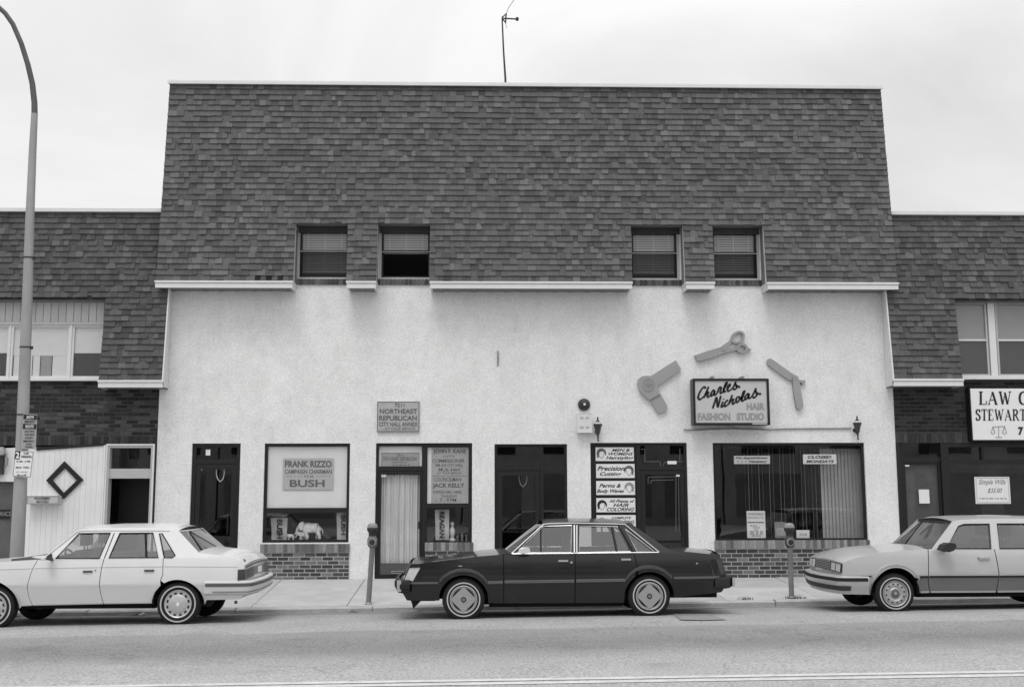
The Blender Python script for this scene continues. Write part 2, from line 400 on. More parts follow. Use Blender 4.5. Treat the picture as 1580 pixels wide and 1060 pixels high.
class Slope:                              # a mansard face from eave (ye,ze) to top (yt,zt)
    def __init__(s, ye, ze, yt, zt):
        s.ye, s.ze, s.yt, s.zt = ye, ze, yt, zt
        s.L = math.hypot(yt - ye, zt - ze); s.U = Vector((0, (yt - ye) / s.L, (zt - ze) / s.L)); s.Nn = Vector((0, -s.U.z, s.U.y))
    def p(s, x, h, d=0): q = Vector((x, s.ye, s.ze)) + s.U * h + s.Nn * d; return q
    def y(s, z): return lerp(s.ye, s.yt, (z - s.ze) / (s.zt - s.ze))
    def hit(s, px, py): return atp(px, py, (0, s.ye, s.ze), s.Nn)
    def h(s, z): return (z - s.ze) / s.U.z
def shingles(parent, S, x0, x1, rows, notches, rnd, missing=(), tone=1.0, keep=300):
    """notches: (xa, xb, z_top). Every tab is its own wedge; the lowest `keep` are separate parts."""
    e = S.L / rows; pieces = []
    for r in range(rows):
        h0 = r * e; zc = S.p(0, h0 + e * .5).z
        iv = [(x0, x1)]
        for a, b, zt in notches:
            if zc < zt:
                nv = []
                for c, d in iv:
                    if b <= c or a >= d: nv.append((c, d)); continue
                    if c < a: nv.append((c, a))
                    if d > b: nv.append((b, d))
                iv = nv
        nh = 0; rowtone = rnd.uniform(.97, 1.03); wav = rnd.uniform(0, 6)
        for c, d in iv:
            x = c
            while x < d - .01:
                wdt = rnd.choice((.08, .10, .12, .13, .15, .17)) * rnd.uniform(.9, 1.12)
                hole = any(r == mr and ma < x < mb_ for mr, ma, mb_ in missing)
                if hole: nh += 1; wdt = .105
                if d - (x + wdt) < .07: wdt = d - x
                a, b = x + .0015, x + wdt - .0015; x += wdt
                mid = (a + b) / 2
                if hole and nh % 2: continue
                q = rnd.random()
                lift = rnd.uniform(.02, .034) if q < .035 else rnd.uniform(-.002, .003)
                t = .010 if q < .07 else (rnd.choice((.012, .018)) if q < .22 else rnd.uniform(.030, .033))
                u = rnd.random()
                sh = rnd.gauss(.80, .075)
                if u < .12: sh = rnd.uniform(.92, 1.14)
                elif u < .26: sh = rnd.uniform(.54, .67)
                sh *= tone * rowtone
                sag = .003 * math.sin(mid * 1.7 + wav)
                b0 = h0 + lift + sag + rnd.uniform(-.004, .004); b1 = h0 + lift + sag + rnd.uniform(-.004, .004); tp = min(h0 + e * 1.35, S.L)
                pts = [S.p(a, b0, 0), S.p(b, b1, 0), S.p(a, b0, t), S.p(b, b1, t), S.p(a, tp, .003), S.p(b, tp, .003)]
                pieces.append((pts, [(0, 1, 3, 2), (2, 3, 5, 4), (0, 2, 4), (1, 5, 3)], sh))
    for pts, fs, sh in pieces[:keep]:
        MB().add(pts, fs, sh).build('shingle', SHING, parent)
    if len(pieces) > keep:
        big = MB()
        for pts, fs, sh in pieces[keep:]: big.add(pts, fs, sh)
        big.build('shingles', SHING, parent, kind='stuff')
def bricks(parent, x0, x1, z0, z1, y, course, length, rnd, M, lo=.45, hi=1.5, keep=300, proud=.006, solid_top=None, name='brick'):
    """running bond between z0 and z1; solid_top=(height,width): a soldier course on top"""
    pcs = []; zt = z1 - (solid_top[0] if solid_top else 0)
    n = max(1, round((zt - z0) / course)); c = (zt - z0) / n
    def tone():
        u = rnd.random(); return rnd.uniform(lo, lo * 1.5) if u < .55 else (rnd.uniform(lo * 1.5, hi * .8) if u < .85 else rnd.uniform(hi * .8, hi))
    for i in range(n):
        x = x0 - (length / 2 if i % 2 else 0) + rnd.uniform(-.01, .01)
        while x < x1:
            a, b = max(x, x0), min(x + length - .015, x1)
            if b - a > .03: pcs.append((a, b, z0 + i * c + .0085, z0 + (i + 1) * c - .0085, tone()))
            x += length
    if solid_top:
        k = max(1, round((x1 - x0) / solid_top[1])); wd = (x1 - x0) / k
        for i in range(k): pcs.append((x0 + i * wd + .004, x0 + (i + 1) * wd - .004, zt + .004, z1, tone()))
    pcs.sort(key=lambda p: -p[2] * 0)
    for a, b, c_, d, t in pcs[:keep]: MB().box(a, b, y - proud + rnd.uniform(-.002, .002), y + .02, c_, d, t).build(name, M, parent)
    if len(pcs) > keep:
        q = MB()
        for a, b, c_, d, t in pcs[keep:]: q.box(a, b, y - proud, y + .02, c_, d, t)
        q.build(name + 's', M, parent, kind='stuff')
def soldier(parent, x0, x1, z0, z1, y, wd, rnd, M, lo=.5, hi=1.4, proud=.012):
    k = max(1, round((x1 - x0) / wd)); w_ = (x1 - x0) / k
    for i in range(k):
        MB().box(x0 + i * w_ + .004, x0 + (i + 1) * w_ - .004, y - proud + rnd.uniform(-.003, .003), y + .02, z0, z1, rnd.uniform(lo, hi)).build('brick', M, parent)
def text(s, px0, py0, px1, py1, Y, M, parent, bold=.0, shear=0.0, rot=0, name='lettering', space=1.0):
    cu = bpy.data.curves.new('txt', 'FONT'); cu.body = s; cu.size = 1; cu.offset = bold; cu.shear = shear; cu.resolution_u = 3; cu.space_character = space
    ob = bpy.data.objects.new('txt', cu); me = bpy.data.meshes.new_from_object(ob)
    V = [v.co.copy() for v in me.vertices]; Fc = [tuple(p.vertices) for p in me.polygons]
    bpy.data.objects.remove(ob); bpy.data.curves.remove(cu); bpy.data.meshes.remove(me)
    a0, a1 = min(v.x for v in V), max(v.x for v in V); b0, b1 = min(v.y for v in V), max(v.y for v in V)
    P = []
    for v in V:
        u, t = (v.x - a0) / max(a1 - a0, 1e-6), (v.y - b0) / max(b1 - b0, 1e-6)
        if rot == 90: u, t = 1 - t, u            # reads upwards
        if rot == -90: u, t = t, 1 - u           # reads downwards
        P.append(at(lerp(px0, px1, u), lerp(py1, py0, t), Y))
    return MB().add(P, Fc).build(name, M, parent)
def board(name, label, cat, box, Y, M, th=.02, border=None, bm_=None, group=None):
    x0, x1, z0, z1 = rect(*box, Y)
    t_ = thing(name, label, cat, ((x0 + x1) / 2, Y, z0), group)
    MB().box(x0, x1, Y, Y + th, z0, z1).build('board', M, t_)
    if border: ring(MB(), x0, x1, z0, z1, Y - .006, Y + .002, border).build('border', bm_, t_)
    return t_

# ------------------------------------------------------------------ the main building
XL, XR = -6.045, 7.871
BD = 11.0
shop = thing('shop_building', 'white stucco two storey shop building with tall shingled mansard roof', 'building', (.9, 0, WALLZ))
E0 = at(243, 434.5, -.43); E1 = at(1384.5, 436.5, -.43)
T0 = at(262.2, 129.5, -.07); T1 = at(1356.5, 137.3, -.07)
MS = Slope(-.43, (E0.z + E1.z) / 2, -.07, (T0.z + T1.z) / 2)
ML, MR = (E0.x + T0.x) / 2, (E1.x + T1.x) / 2
nx = [(455.3, 538), (582, 665), (972, 1054.5), (1097.5, 1178.5)]
NZ = [MS.hit(500, 343).z, MS.hit(625, 344).z, MS.hit(1012, 345.5).z, MS.hit(1138, 346.5).z]; NZT = sum(NZ) / 4
NOT = [(MS.hit(a, 345).x, MS.hit(b, 345).x, NZT) for a, b in nx]
# stucco wall with every opening cut through
op = dict(door_a=(296, 684, 371, 960), win_a=(408, 684, 540, 837), ent_b=(580, 683.5, 728.5, 960), ent_c=(763, 685, 875, 960), ent_d=(911, 683, 1060, 960), win_e=(1100, 683, 1334, 834.5))
OP = {k: rect(*v) for k, v in op.items()}
for k in OP:
    a, b, c, d = OP[k]
    if op[k][3] == 960: c = WALLZ - .05
    c2 = at(op[k][0], 700).x, at(op[k][2], 700).x
    OP[k] = (c2[0], c2[1], c, d)
SILLT, SILLB = PZ(431.5), PZ(440.5)
UW = [(458.5, 541), (584.5, 667), (971, 1048.5), (1096, 1172)]
UWX = [(PX(a, 400), PX(b, 400)) for a, b in UW]
UH = [(a, b, SILLT, PZ(344)) for a, b in UWX]
wall = wall_holes(MB(), XL, XR, WALLZ - .1, MS.zt - .1, list(OP.values()) + UH, 0, .22).build('wall', STUCCO, shop)
sh_ = MB(); zt = MS.zt - .12
sh_.box(XL, XL + .2, .22, BD, 0, zt); sh_.box(XR - .2, XR, .22, BD, 0, zt); sh_.box(XL + .2, XR - .2, BD - .2, BD, 0, zt)
sh_.build('side_wall', mat('party_wall_brick', .2, .9, .2, 3), shop)
MB().box(XL - .02, XR + .02, .05, BD + .02, zt, zt + .06).build('flat_roof', UNDER, shop)
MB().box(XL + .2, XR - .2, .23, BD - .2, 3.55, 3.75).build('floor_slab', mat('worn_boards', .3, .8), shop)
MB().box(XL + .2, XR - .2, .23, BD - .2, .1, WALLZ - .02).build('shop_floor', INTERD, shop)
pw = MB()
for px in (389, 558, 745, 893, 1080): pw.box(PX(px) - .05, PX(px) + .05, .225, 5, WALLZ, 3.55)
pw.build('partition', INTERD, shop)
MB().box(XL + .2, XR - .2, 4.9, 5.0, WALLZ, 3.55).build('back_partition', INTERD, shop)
up = MB()
for a, b in ((0, 1), (2, 3)):
    up.box(UWX[a][0] - .8, UWX[b][1] + .8, 3.4, 3.5, 3.76, zt)
up.build('upper_partition', mat('upper_room_paint', .4, .9), shop)

# mansard: felt covered deck with the four window notches, ends, shingles, coping
dk = MB()
hs = [(a, b, 0, MS.h(z)) for a, b, z in NOT]
xs_ = sorted({ML, MR} | {v for h in hs for v in h[:2]}); zs_ = sorted({0, MS.L} | {h[3] for h in hs})
for a, b in zip(xs_, xs_[1:]):
    for c, d in zip(zs_, zs_[1:]):
        if any(h[0] < (a + b) / 2 < h[1] and (c + d) / 2 < h[3] for h in hs): continue
        dk.quad(MS.p(a, c), MS.p(b, c), MS.p(b, d), MS.p(a, d))
for x in (ML, MR): dk.add([(x, MS.ye, MS.ze), (x, .02, MS.ze), (x, .02, MS.zt), (x, MS.yt, MS.zt)], [(0, 1, 2, 3)])
mans = dk.build('mansard', UNDER, shop)
miss = [(0, MS.hit(a, 429).x, MS.hit(b, 429).x) for a, b in ((393, 441),)]
shingles(mans, MS, ML - .01, MR + .01, 35, [(a + .014, b - .014, z) for a, b, z in NOT], random.Random(3), miss)
cop = MB(); cop.box(ML - .03, MR + .03, MS.yt - .07, MS.yt + .35, MS.zt - .015, MS.zt + .045)
cop.box(ML - .035, MR + .035, MS.yt - .085, MS.yt - .07, MS.zt - .03, MS.zt + .02); cop.build('coping', WHITE, shop)
# notch linings, corner boards, fascia pieces and soffits
for k, (a, b, z) in enumerate(NOT):
    q = MB()
    for x, s in ((a, -1), (b, 1)):
        q.add([(x, MS.y(MS.ze) + .01, MS.ze), (x, .0, MS.ze), (x, .0, z), (x, MS.y(z) + .01, z)], [(0, 1, 2, 3)])
    q.quad((a, MS.y(z), z), (b, MS.y(z), z), (b, 0, z), (a, 0, z)); q.build('notch_lining', SOFF, mans)
    for x, s in ((a, 1), (b, -1)):
        c = MB(); P = []
        for zz in (MS.ze - .02, z - .02):
            y = MS.y(zz) + .002
            P += [(x - .004 * s, y, zz), (x + .010 * s, y, zz), (x + .010 * s, y + .10, zz), (x - .004 * s, y + .10, zz)]
        c.add(P, [(0, 1, 5, 4), (1, 2, 6, 5), (2, 3, 7, 6), (3, 0, 4, 7), (0, 3, 2, 1), (4, 5, 6, 7)]); c.build('corner_board', WHITE, mans)
    MB().box(a + .02, b - .02, -.022, -.001, z - .13, z).build('head_shadow_board', INTERD, mans)  # dark strip painted in for the shadow under the notch ceiling
seg = [ML] + [v for a, b, z in NOT for v in (a, b)] + [MR]
for i in range(0, len(seg), 2):
    a, b = seg[i] - (.02 if i == 0 else 0), seg[i + 1] + (.02 if i == len(seg) - 2 else 0)
    f = MB(); y = MS.ye; z = MS.ze
    f.box(a, b, y - .03, y + .02, z - .125, z - .045); f.box(a - .012, b + .012, y - .045, y + .02, z - .030, z + .006); f.box(a, b, y - .018, y + .02, z - .045, z - .03)
    for x, on, s in ((a, i > 0, 1), (b, i < len(seg) - 2, -1)):
        if on: f.box(*sorted((x, x + .035 * s)), y + .02, -.001, z - .125, z + .002); f.box(*sorted((x - .012 * s, x + .02 * s)), y + .02, -.001, z - .030, z + .006)
    f.build('fascia', WHITE, shop)
    so_ = MB(); k = max(3, int((b - a) / .3))
    so_.box(a + .036, b - .036, y + .02, -.001, z - .11, z - .10)
    for j in range(k): xx = lerp(a + .04, b - .04, (j + .5) / k); so_.box(xx - .05, xx + .05, y + .03, -.01, z - .118, z - .11)
    so_.build('soffit', SOFF, shop)
# upper windows
def sash_window(parent, x0, x1, z0, z1, ym, y, blind_to, screen=True, dark_low=False):
    w_ = ring(MB(), x0, x1, z0, z1, y, y + .10, .05, .05, .035).build('window', mat('painted_window_frame', .46, .6, .08, 5), parent)
    zm = ym
    s = ring(MB(), x0 + .05, x1 - .05, zm - .015, z1 - .05, y + .02, y + .05, .035, .04, .04); s.build('upper_sash', FRAME, w_)
    s = ring(MB(), x0 + .05, x1 - .05, z0 + .035, zm + .015, y + .055, y + .085, .03, .03, .035); s.build('lower_sash', FRAME, w_)
    MB().box(x0 + .05, x1 - .05, y + .015, y + .055, zm - .012, zm + .004).build('meeting_rail', mat('painted_window_frame', .46), w_)
    MB().quad((x0 + .08, y + .035, zm + .02), (x1 - .08, y + .035, zm + .02), (x1 - .08, y + .035, z1 - .08), (x0 + .08, y + .035, z1 - .08)).build('pane', UPGLASS, w_)
    if screen: MB().quad((x0 + .07, y + .07, z0 + .06), (x1 - .07, y + .07, z0 + .06), (x1 - .07, y + .07, zm - .01), (x0 + .07, y + .07, zm - .01)).build('pane', UPGLASS, w_)
    if screen: MB().quad((x0 + .04, y + .012, z0 + .03), (x1 - .04, y + .012, z0 + .03), (x1 - .04, y + .012, zm - .02), (x0 + .04, y + .012, zm - .02)).build('insect_screen', SCREEN, w_)
    if blind_to is not None:
        b = MB(); z = blind_to
        while z < z1 - .07:
            b.add([(x0 + .09, y + .118, z), (x1 - .09, y + .118, z), (x1 - .09, y + .134, z + .034), (x0 + .09, y + .134, z + .034)], [(0, 1, 2, 3)]); z += .047
        for t in (.12, .5, .88): xx = lerp(x0 + .09, x1 - .09, t); b.box(xx - .008, xx + .008, y + .108, y + .111, blind_to, z1 - .06)
        b.box(x0 + .09, x1 - .09, y + .11, y + .13, blind_to - .03, blind_to - .004)
        b.build('venetian_blind', BLIND, parent, kind='stuff')
    return w_
ymid = [388.5, 389, 389.5, 390]
for k, (a, b) in enumerate(UWX):
    sash_window(shop, a, b, SILLT, UH[k][3], PZ(ymid[k]), -.0, PZ(418) if k != 1 else PZ(388), screen=(k != 1))
    soldier(shop, NOT[k][0] - .02, NOT[k][1] + .02, SILLB, SILLT - .005, 0, .075, random.Random(40 + k), BRICK, .35, 1.1, .03)

# shop fronts -------------------------------------------------------
Yf0, Yf1 = .045, .11
def pane(parent, x0, x1, z0, z1, y=.078, M=GLASS):
    return MB().quad((x0, y, z0), (x1, y, z0), (x1, y, z1), (x0, y, z1)).build('pane', M, parent)
def px_bar(mb, px0, py0, px1, py1, y0=Yf0, y1=Yf1):
    a, b, c, d = rect(px0, py0, px1, py1, y0); mb.box(a, b, y0, y1, c, d)
GZ = WALLZ + .005
# opening at the left end: glass door with transom
a, b, c, d = OP['door_a']; zt_ = PZ(710)
wn = ring(MB(), a, b, GZ, d, Yf0, Yf1, .07, .07, .02); wn.box(a + .07, b - .07, Yf0 + .002, Yf1 - .002, zt_ - .05, zt_ + .03)
wn = wn.build('door_frame', FRAME, shop); pane(wn, a + .07, b - .07, zt_ + .03, d - .07)
dr = ring(MB(), a + .075, b - .075, GZ + .02, zt_ - .055, Yf0 + .012, Yf1 - .012, .09, .10, .22); dr = dr.build('door', FRAME, shop)
pane(dr, a + .165, b - .165, GZ + .24, zt_ - .155); MB().tube([(b - .20, Yf0 - .03, 1.05), (b - .20, Yf0 - .03, 1.4)], .012).build('handle', FRAME, dr)
# display window with the big white panel
a, b, c, d = OP['win_a']; zb0, zb1 = PZ(782.5), PZ(790)
wn = ring(MB(), a, b, c, d, Yf0, Yf1, .055, .055, .05); wn.box(a + .055, b - .055, Yf0 + .002, Yf1 - .002, zb1, zb0)
wn = wn.build('window', FRAME, shop)
MB().box(a + .056, b - .056, .083, .10, zb0 + .001, d - .056).build('white_panel', PAPER, wn)
pane(wn, a + .055, b - .055, zb0, d - .055, .07, glass('clean_glass', .95, 1.35)); pane(wn, a + .055, b - .055, c + .05, zb1, .07)
MB().box(a, b, .12, .75, c - .02, c + .015).build('display_shelf', mat('shelf_cloth', .12, .9), shop)
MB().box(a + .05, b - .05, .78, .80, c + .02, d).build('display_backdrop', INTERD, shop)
# campaign office entrance: door left, show window right
a, b, c, d = OP['ent_b']; xm0, xm1 = PX(652), PX(657.5); ztr0, ztr1 = PZ(726), PZ(719.5); zsill = PZ(836)
wn = ring(MB(), a, b, GZ, d, Yf0, Yf1, .05, .055, .02); wn.box(xm0, xm1, Yf0 - .004, Yf1, GZ, d - .055); wn.box(a + .05, xm0, Yf0 + .002, Yf1 - .002, ztr0, ztr1)
wn = wn.build('door_frame', FRAME, shop)
dr = ring(MB(), a + .055, xm0 - .005, GZ + .01, ztr0 - .005, Yf0 + .008, Yf1 - .012, .045, .05, .06).build('door', FRAME, shop)
zk = PZ(869); MB().box(a + .10, xm0 - .05, Yf0 + .02, Yf1 - .03, GZ + .07, zk).build('kick_plate', mat('brushed_plate', .12, .4, metal=.5), dr)
pane(dr, a + .10, xm0 - .05, zk, ztr0 - .055, .06); ring(MB(), PX(606), PX(625), PZ(884), PZ(880), Yf0 - .01, Yf0 + .01, .012).build('letter_slot', ALU, dr)
MB().box(PX(646), PX(649), Yf0 - .03, Yf0, PZ(815), PZ(804)).build('handle', FRAME, dr)
pane(wn, a + .05, xm0, ztr1, d - .055, .07)
wb = ring(MB(), xm1 + .001, b - .051, zsill - .03, d - .056, Yf0 + .004, Yf1 - .004, .02, .02, .05)
zq0, zq1 = PZ(783), PZ(777); wb.box(xm1 + .021, b - .07, Yf0 + .006, Yf1 - .006, zq0, zq1); wb = wb.build('window', FRAME, shop)
pane(wb, xm1 + .02, b - .07, zq1, d - .07, .065, glass('clean_glass')); pane(wb, xm1 + .02, b - .07, zsill, zq0, .065)
MB().box(xm1, b, .12, .6, zsill - .04, zsill - .01).build('display_shelf', mat('shelf_cloth', .12), shop)
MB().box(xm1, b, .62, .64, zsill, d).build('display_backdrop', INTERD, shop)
# dark entrance in the middle
a, b, c, d = OP['ent_c']; xm = PX(836); zt_ = PZ(722)
wn = ring(MB(), a, b, GZ, d, Yf0, Yf1, .05, .05, .02); wn.box(xm - .03, xm + .03, Yf0 - .003, Yf1 + .002, GZ, d - .05); wn.box(a + .05, xm - .03, Yf0 + .002, Yf1 - .002, zt_ - .04, zt_ + .03); wn.box(xm + .03, b - .05, Yf0 + .002, Yf1 - .002, zt_ - .04, zt_ + .03)
wn = wn.build('door_frame', FRAME, shop)
for x0, x1 in ((a + .05, xm - .03), (xm + .03, b - .05)): pane(wn, x0, x1, zt_ + .03, d - .05, .078, GLASSD)
dr = ring(MB(), a + .055, xm - .035, GZ + .02, zt_ - .045, Yf0 + .012, Yf1 - .012, .09, .09, .2).build('door', FRAME, shop)
pane(dr, a + .145, xm - .125, GZ + .22, zt_ - .135, .078, GLASSD); pane(wn, xm + .03, b - .05, GZ + .02, zt_ - .04, .078, GLASSD)
MB().tube([(xm - .09, Yf0 - .04, .85), (xm - .09, Yf0 - .04, 1.15)], .012).build('handle', FRAME, dr)
# salon entrance: sign panel and door
a, b, c, d = OP['ent_d']; xm0, xm1 = PX(982), PX(988); zt_ = PZ(722)
wn = ring(MB(), a, b, GZ, d, Yf0, Yf1, .05, .05, .02); wn.box(xm0, xm1, Yf0 - .003, Yf1 + .002, GZ, d - .05); wn.box(xm1, b - .05, Yf0 + .002, Yf1 - .002, zt_ - .04, zt_ + .03)
wn = wn.build('door_frame', FRAME, shop)
MB().box(a + .051, xm0 - .001, .075, .10, GZ, d - .051).build('sign_panel', FRAME, shop)
pane(wn, xm1, b - .05, zt_ + .03, d - .05, .078, GLASSD)
dr = ring(MB(), xm1 + .005, b - .055, GZ + .02, zt_ - .045, Yf0 + .012, Yf1 - .012, .08, .08, .2).build('door', FRAME, shop)
pane(dr, xm1 + .085, b - .135, GZ + .22, zt_ - .125, .078, glass('salon_door_glass', .5, 1.5))
MB().tube([(b - .10, Yf0 - .04, 1.0), (b - .10, Yf0 - .04, 1.4)], .012).build('handle', FRAME, dr)
tp = MB()
for pl in ([(989, 693), (995, 693), (995, 712), (1019, 712), (1019, 719)], [(1023, 719), (1025, 713), (1055, 712)], [(1049, 692), (1049, 712)], [(1000, 746), (1000, 736), (1052, 735)], [(1004, 746), (1005, 741), (1040, 740)], [(1043, 735), (1043, 820)], [(1047, 735), (1048, 820)], [(994, 735), (995, 780)]):
    P = [at(x, y, .072) for x, y in pl]
    for p, q in zip(P, P[1:]):
        dx, dz = q.x - p.x, q.z - p.z; l = math.hypot(dx, dz) or 1; ox, oz = -dz / l * .005, dx / l * .005
        tp.quad((p.x - ox, .072, p.z - oz), (q.x - ox, .072, q.z - oz), (q.x + ox, .072, q.z + oz), (p.x + ox, .072, p.z + oz))
tp.build('alarm_tape', mat('silver_tape', .14, .5), dr)
# salon show window
a, b, c, d = OP['win_e']
wn = ring(MB(), a, b, c, d, Yf0, Yf1, .045, .05, .05).build('window', FRAME, shop); pane(wn, a + .045, b - .045, c + .05, d - .05)
vb = MB().box(a + .05, b - .05, .30, .34, d - .09, d - .06).build('vertical_blind', FRAME, shop)
for i in range(41):
    px = 1112 + i * 5.45
    ang = rad(84)
    if px > 1270: ang = rad(24)
    elif px < 1147: continue
    elif px > 1150: ang = rad(80 - (i % 3) * 5)
    xx = PX(px, 760, .32); hw = .044; dx, dy = hw * math.cos(ang), hw * math.sin(ang)
    zt2 = d - .10; zb2 = c + .04
    MB().quad((xx - dx, .32 - dy, zb2), (xx + dx, .32 + dy, zb2), (xx + dx, .32 + dy, zt2), (xx - dx, .32 - dy, zt2)).build('slat', VBLIND, vb)
MB().box(a, b, .12, .5, c - .03, c + .0).build('display_shelf', INTER, shop)
# brick bases under the three show windows
rb = random.Random(5)
for (p0, p1, yt, ysd) in ((402.5, 539, 837.5, 851), (656.5, 729.5, 836, 849), (1103, 1341, 834.5, 848)):
    x0, x1 = PX(p0, 860), PX(p1, 860); z1, z2 = PZ(yt), PZ(ysd)
    base = MB().box(x0, x1, -.035, .2, WALLZ - .06, z2).box(x0 - .01, x1 + .01, -.05, .12, z2, z1 - .006).build('brick_base', MORTAR, shop)
    bricks(base, x0 + .004, x1 - .004, WALLZ - .02, z2 - .004, -.035, .0745, .205, rb, BRICK, .36, 1.4)
    soldier(base, x0 - .01, x1 + .01, z2 + .006, z1, -.052, .072, rb, BRICK, .7, 2.1, .01)

# ------------------------------------------------------------------ neighbour on the left
LX = PX(-260, 600)
left = thing('neighbour_shop', 'darker brick shop with white board front at the left edge', 'building', (-8, 0, WALLZ))
le = at(120, 587, -.45); lt = at(120, 327.5, -.10)
LS = Slope(-.45, le.z, -.10, lt.z); LEND = at(249.5, 588, -.45).x
lnx = LS.hit(163.5, 460).x; lnz = LS.hit(80, 463).z
wl_ = MB(); wl_.box(LX, XL - .004, .0, .2, PZ(687, 100), lnz + .3); wl_.box(LX, XL - .004, .2, BD - .5, lnz, LS.zt - .1); wl_.box(LX, LX + .2, .2, BD - .5, 0, lnz); wl_.box(LX, XL - .004, BD - .7, BD - .5, 0, lnz)
wl_.build('wall', DMORTAR, left)
bricks(left, LX, XL - .006, PZ(672, 100), PZ(589, 100), 0, .074, .215, random.Random(8), DBRICK, .5, 1.9, keep=300)
soldier(left, LX, XL - .006, PZ(686.5, 100), PZ(673, 100), 0, .075, random.Random(9), DBRICK, .6, 1.6, .008)
dk = MB()
h_ = LS.h(lnz)
dk.quad(LS.p(LX, h_), LS.p(LEND, h_), LS.p(LEND, LS.L), LS.p(LX, LS.L)); dk.quad(LS.p(lnx, 0), LS.p(LEND, 0), LS.p(LEND, h_), LS.p(lnx, h_))
MB().add([(LEND, LS.ye, LS.ze - .12), (LEND, -.004, LS.ze - .12), (LEND, -.004, LS.zt), (LEND, LS.yt, LS.zt)], [(0, 1, 2, 3)]).build('end_panel', WHITE, left)
lm = dk.build('mansard', UNDER, left)
shingles(lm, LS, LX, LEND, 29, [(LX - 1, lnx, lnz)], random.Random(21), tone=.82)
MB().box(LX, LEND + .02, LS.yt - .09, .3, LS.zt - .01, LS.zt + .055).build('coping', WHITE, left)
MB().add([(LEND + .005, LS.ye - .03, LS.ze - .1), (LEND + .03, LS.ye - .03, LS.ze - .1), (LEND + .005, LS.yt - .02, LS.zt), (LEND + .03, LS.yt - .02, LS.zt), (LEND + .005, LS.ye + .06, LS.ze - .1), (LEND + .03, LS.ye + .06, LS.ze - .1), (LEND + .005, LS.yt + .06, LS.zt), (LEND + .03, LS.yt + .06, LS.zt)],
         [(0, 1, 3, 2), (1, 5, 7, 3), (5, 4, 6, 7), (4, 0, 2, 6)]).build('rake_board', WHITE, left)
f = MB(); f.box(lnx, LEND + .03, LS.ye - .035, LS.ye + .02, LS.ze - .13, LS.ze - .04); f.box(lnx - .01, LEND + .04, LS.ye - .05, LS.ye + .02, LS.ze - .035, LS.ze + .005)
f.box(lnx, lnx + .03, LS.ye + .02, -.001, LS.ze - .13, LS.ze); f.build('fascia', WHITE, left)
MB().box(lnx + .03, LEND, LS.ye + .02, -.008, LS.ze - .12, LS.ze - .11).build('soffit', SOFF, left)
MB().add([(lnx, LS.y(LS.ze), LS.ze), (lnx, 0, LS.ze), (lnx, 0, lnz), (lnx, LS.y(lnz), lnz)], [(0, 1, 2, 3)]).quad((LX, LS.y(lnz), lnz - .001), (lnx, LS.y(lnz), lnz - .001), (lnx, 0, lnz - .001), (LX, 0, lnz - .001)).build('notch_lining', SOFF, left)
zb0, zb1 = PZ(500.5, 80), PZ(461, 80)
x = LX; PLK = mat('painted_plank', .55, .6, .08, 3, attr=True)
while x < lnx + .05:
    MB().box(x + .004, x + .136, -.02 + R.uniform(-.002, .002), -.001, zb0, zb1 + .1, R.uniform(.92, 1.06)).build('siding_plank', PLK, left); x += .142
w0, w1 = PZ(584, 80), PZ(502, 80)
SH = mat('roller_shade', .66, .8, .04, 4); CUR = mat('grey_curtain', .30, .9, .2, 6, vs_xyz=(6, 1, .5))
edges = [(-62, 13.5), (20, 106.5), (114, 163), (-156, -70)]
for k, (p0, p1) in enumerate(edges):
    x0, x1 = PX(p0, 545), PX(p1, 545)
    wn = ring(MB(), x0 - .03, x1 + .03, w0, w1, -.05, -.001, .04).build('window', WHITE, left)
    ysd = PZ(545 if k != 1 else 549, 80)
    MB().quad((x0, -.012, w0 + .03), (x1, -.012, w0 + .03), (x1, -.012, w1 - .03), (x0, -.012, w1 - .03)).build('pane', glass('clean_glass'), wn)
    MB().box(x0 + .012, x1 - .012, -.0105, -.004, ysd, w1 - .04).build('roller_shade', SH, wn)
    if k == 1:
        for q0, q1, m_ in ((20, 50, SH), (62, 80, CUR), (80, 106, SH), (50, 62, SH)): MB().box(PX(q0, 565) + .014, PX(q1, 565) - .004, -.009, -.004, w0 + .04, ysd - .003).build('curtain', m_, wn)
    else: MB().box(x0 + .012, x1 - .012, -.009, -.004, w0 + .04, ysd - .003).build('curtain', mat('dark_curtain', .10 if k == 2 else .05, .9, .2, 8, vs_xyz=(8, 1, .4)), wn)
for p0, p1 in ((13.5, 20), (106.5, 114), (-70, -62)): MB().box(PX(p0, 545) + .03, PX(p1, 545) - .03, -.075, -.002, w0, w1).build('mullion', WHITE, left)
MB().box(LX, lnx + .02, -.11, -.002, w0 - .05, w0 + .004).build('sill', WHITE, left)
MB().box(LX, lnx, -.085, -.002, w1, w1 + .05).build('head_trim', mat('painted_window_frame', .46), left)
# white board shop front
zb = WALLZ - .03
x = LX; xe = PX(161, 780)
WPL = mat('white_plank', .76, .6, .05, 3, attr=True)
while x < xe - .01:
    b_ = min(x + .096, xe); top = PZ(lerp(693, 687, max(0, min(1, (x + 9.6) / 2.6))), 100)
    low = PZ(743, 20) if x < PX(19, 780) else zb
    MB().box(x + .0003, b_ - .0003, -.07 + R.uniform(-.001, .001), -.002, low, top, R.uniform(.97, 1.02)).build('plank', WPL, left); x += .098
MB().add([at(56, 690, -.09), at(160, 684.5, -.09), at(160, 687.5, -.09), at(56, 695, -.09), at(56, 690, -.02), at(160, 684.5, -.02), at(160, 687.5, -.02), at(56, 695, -.02)], [(0, 1, 2, 3), (0, 4, 5, 1), (3, 2, 6, 7), (1, 5, 6, 2), (0, 3, 7, 4)]).build('flashing', FRAME, left)
a, b, c, d = rect(163.5, 686, 237.5, 900); a, b = PX(163.5, 760), PX(236.5, 760); d = PZ(686, 200)
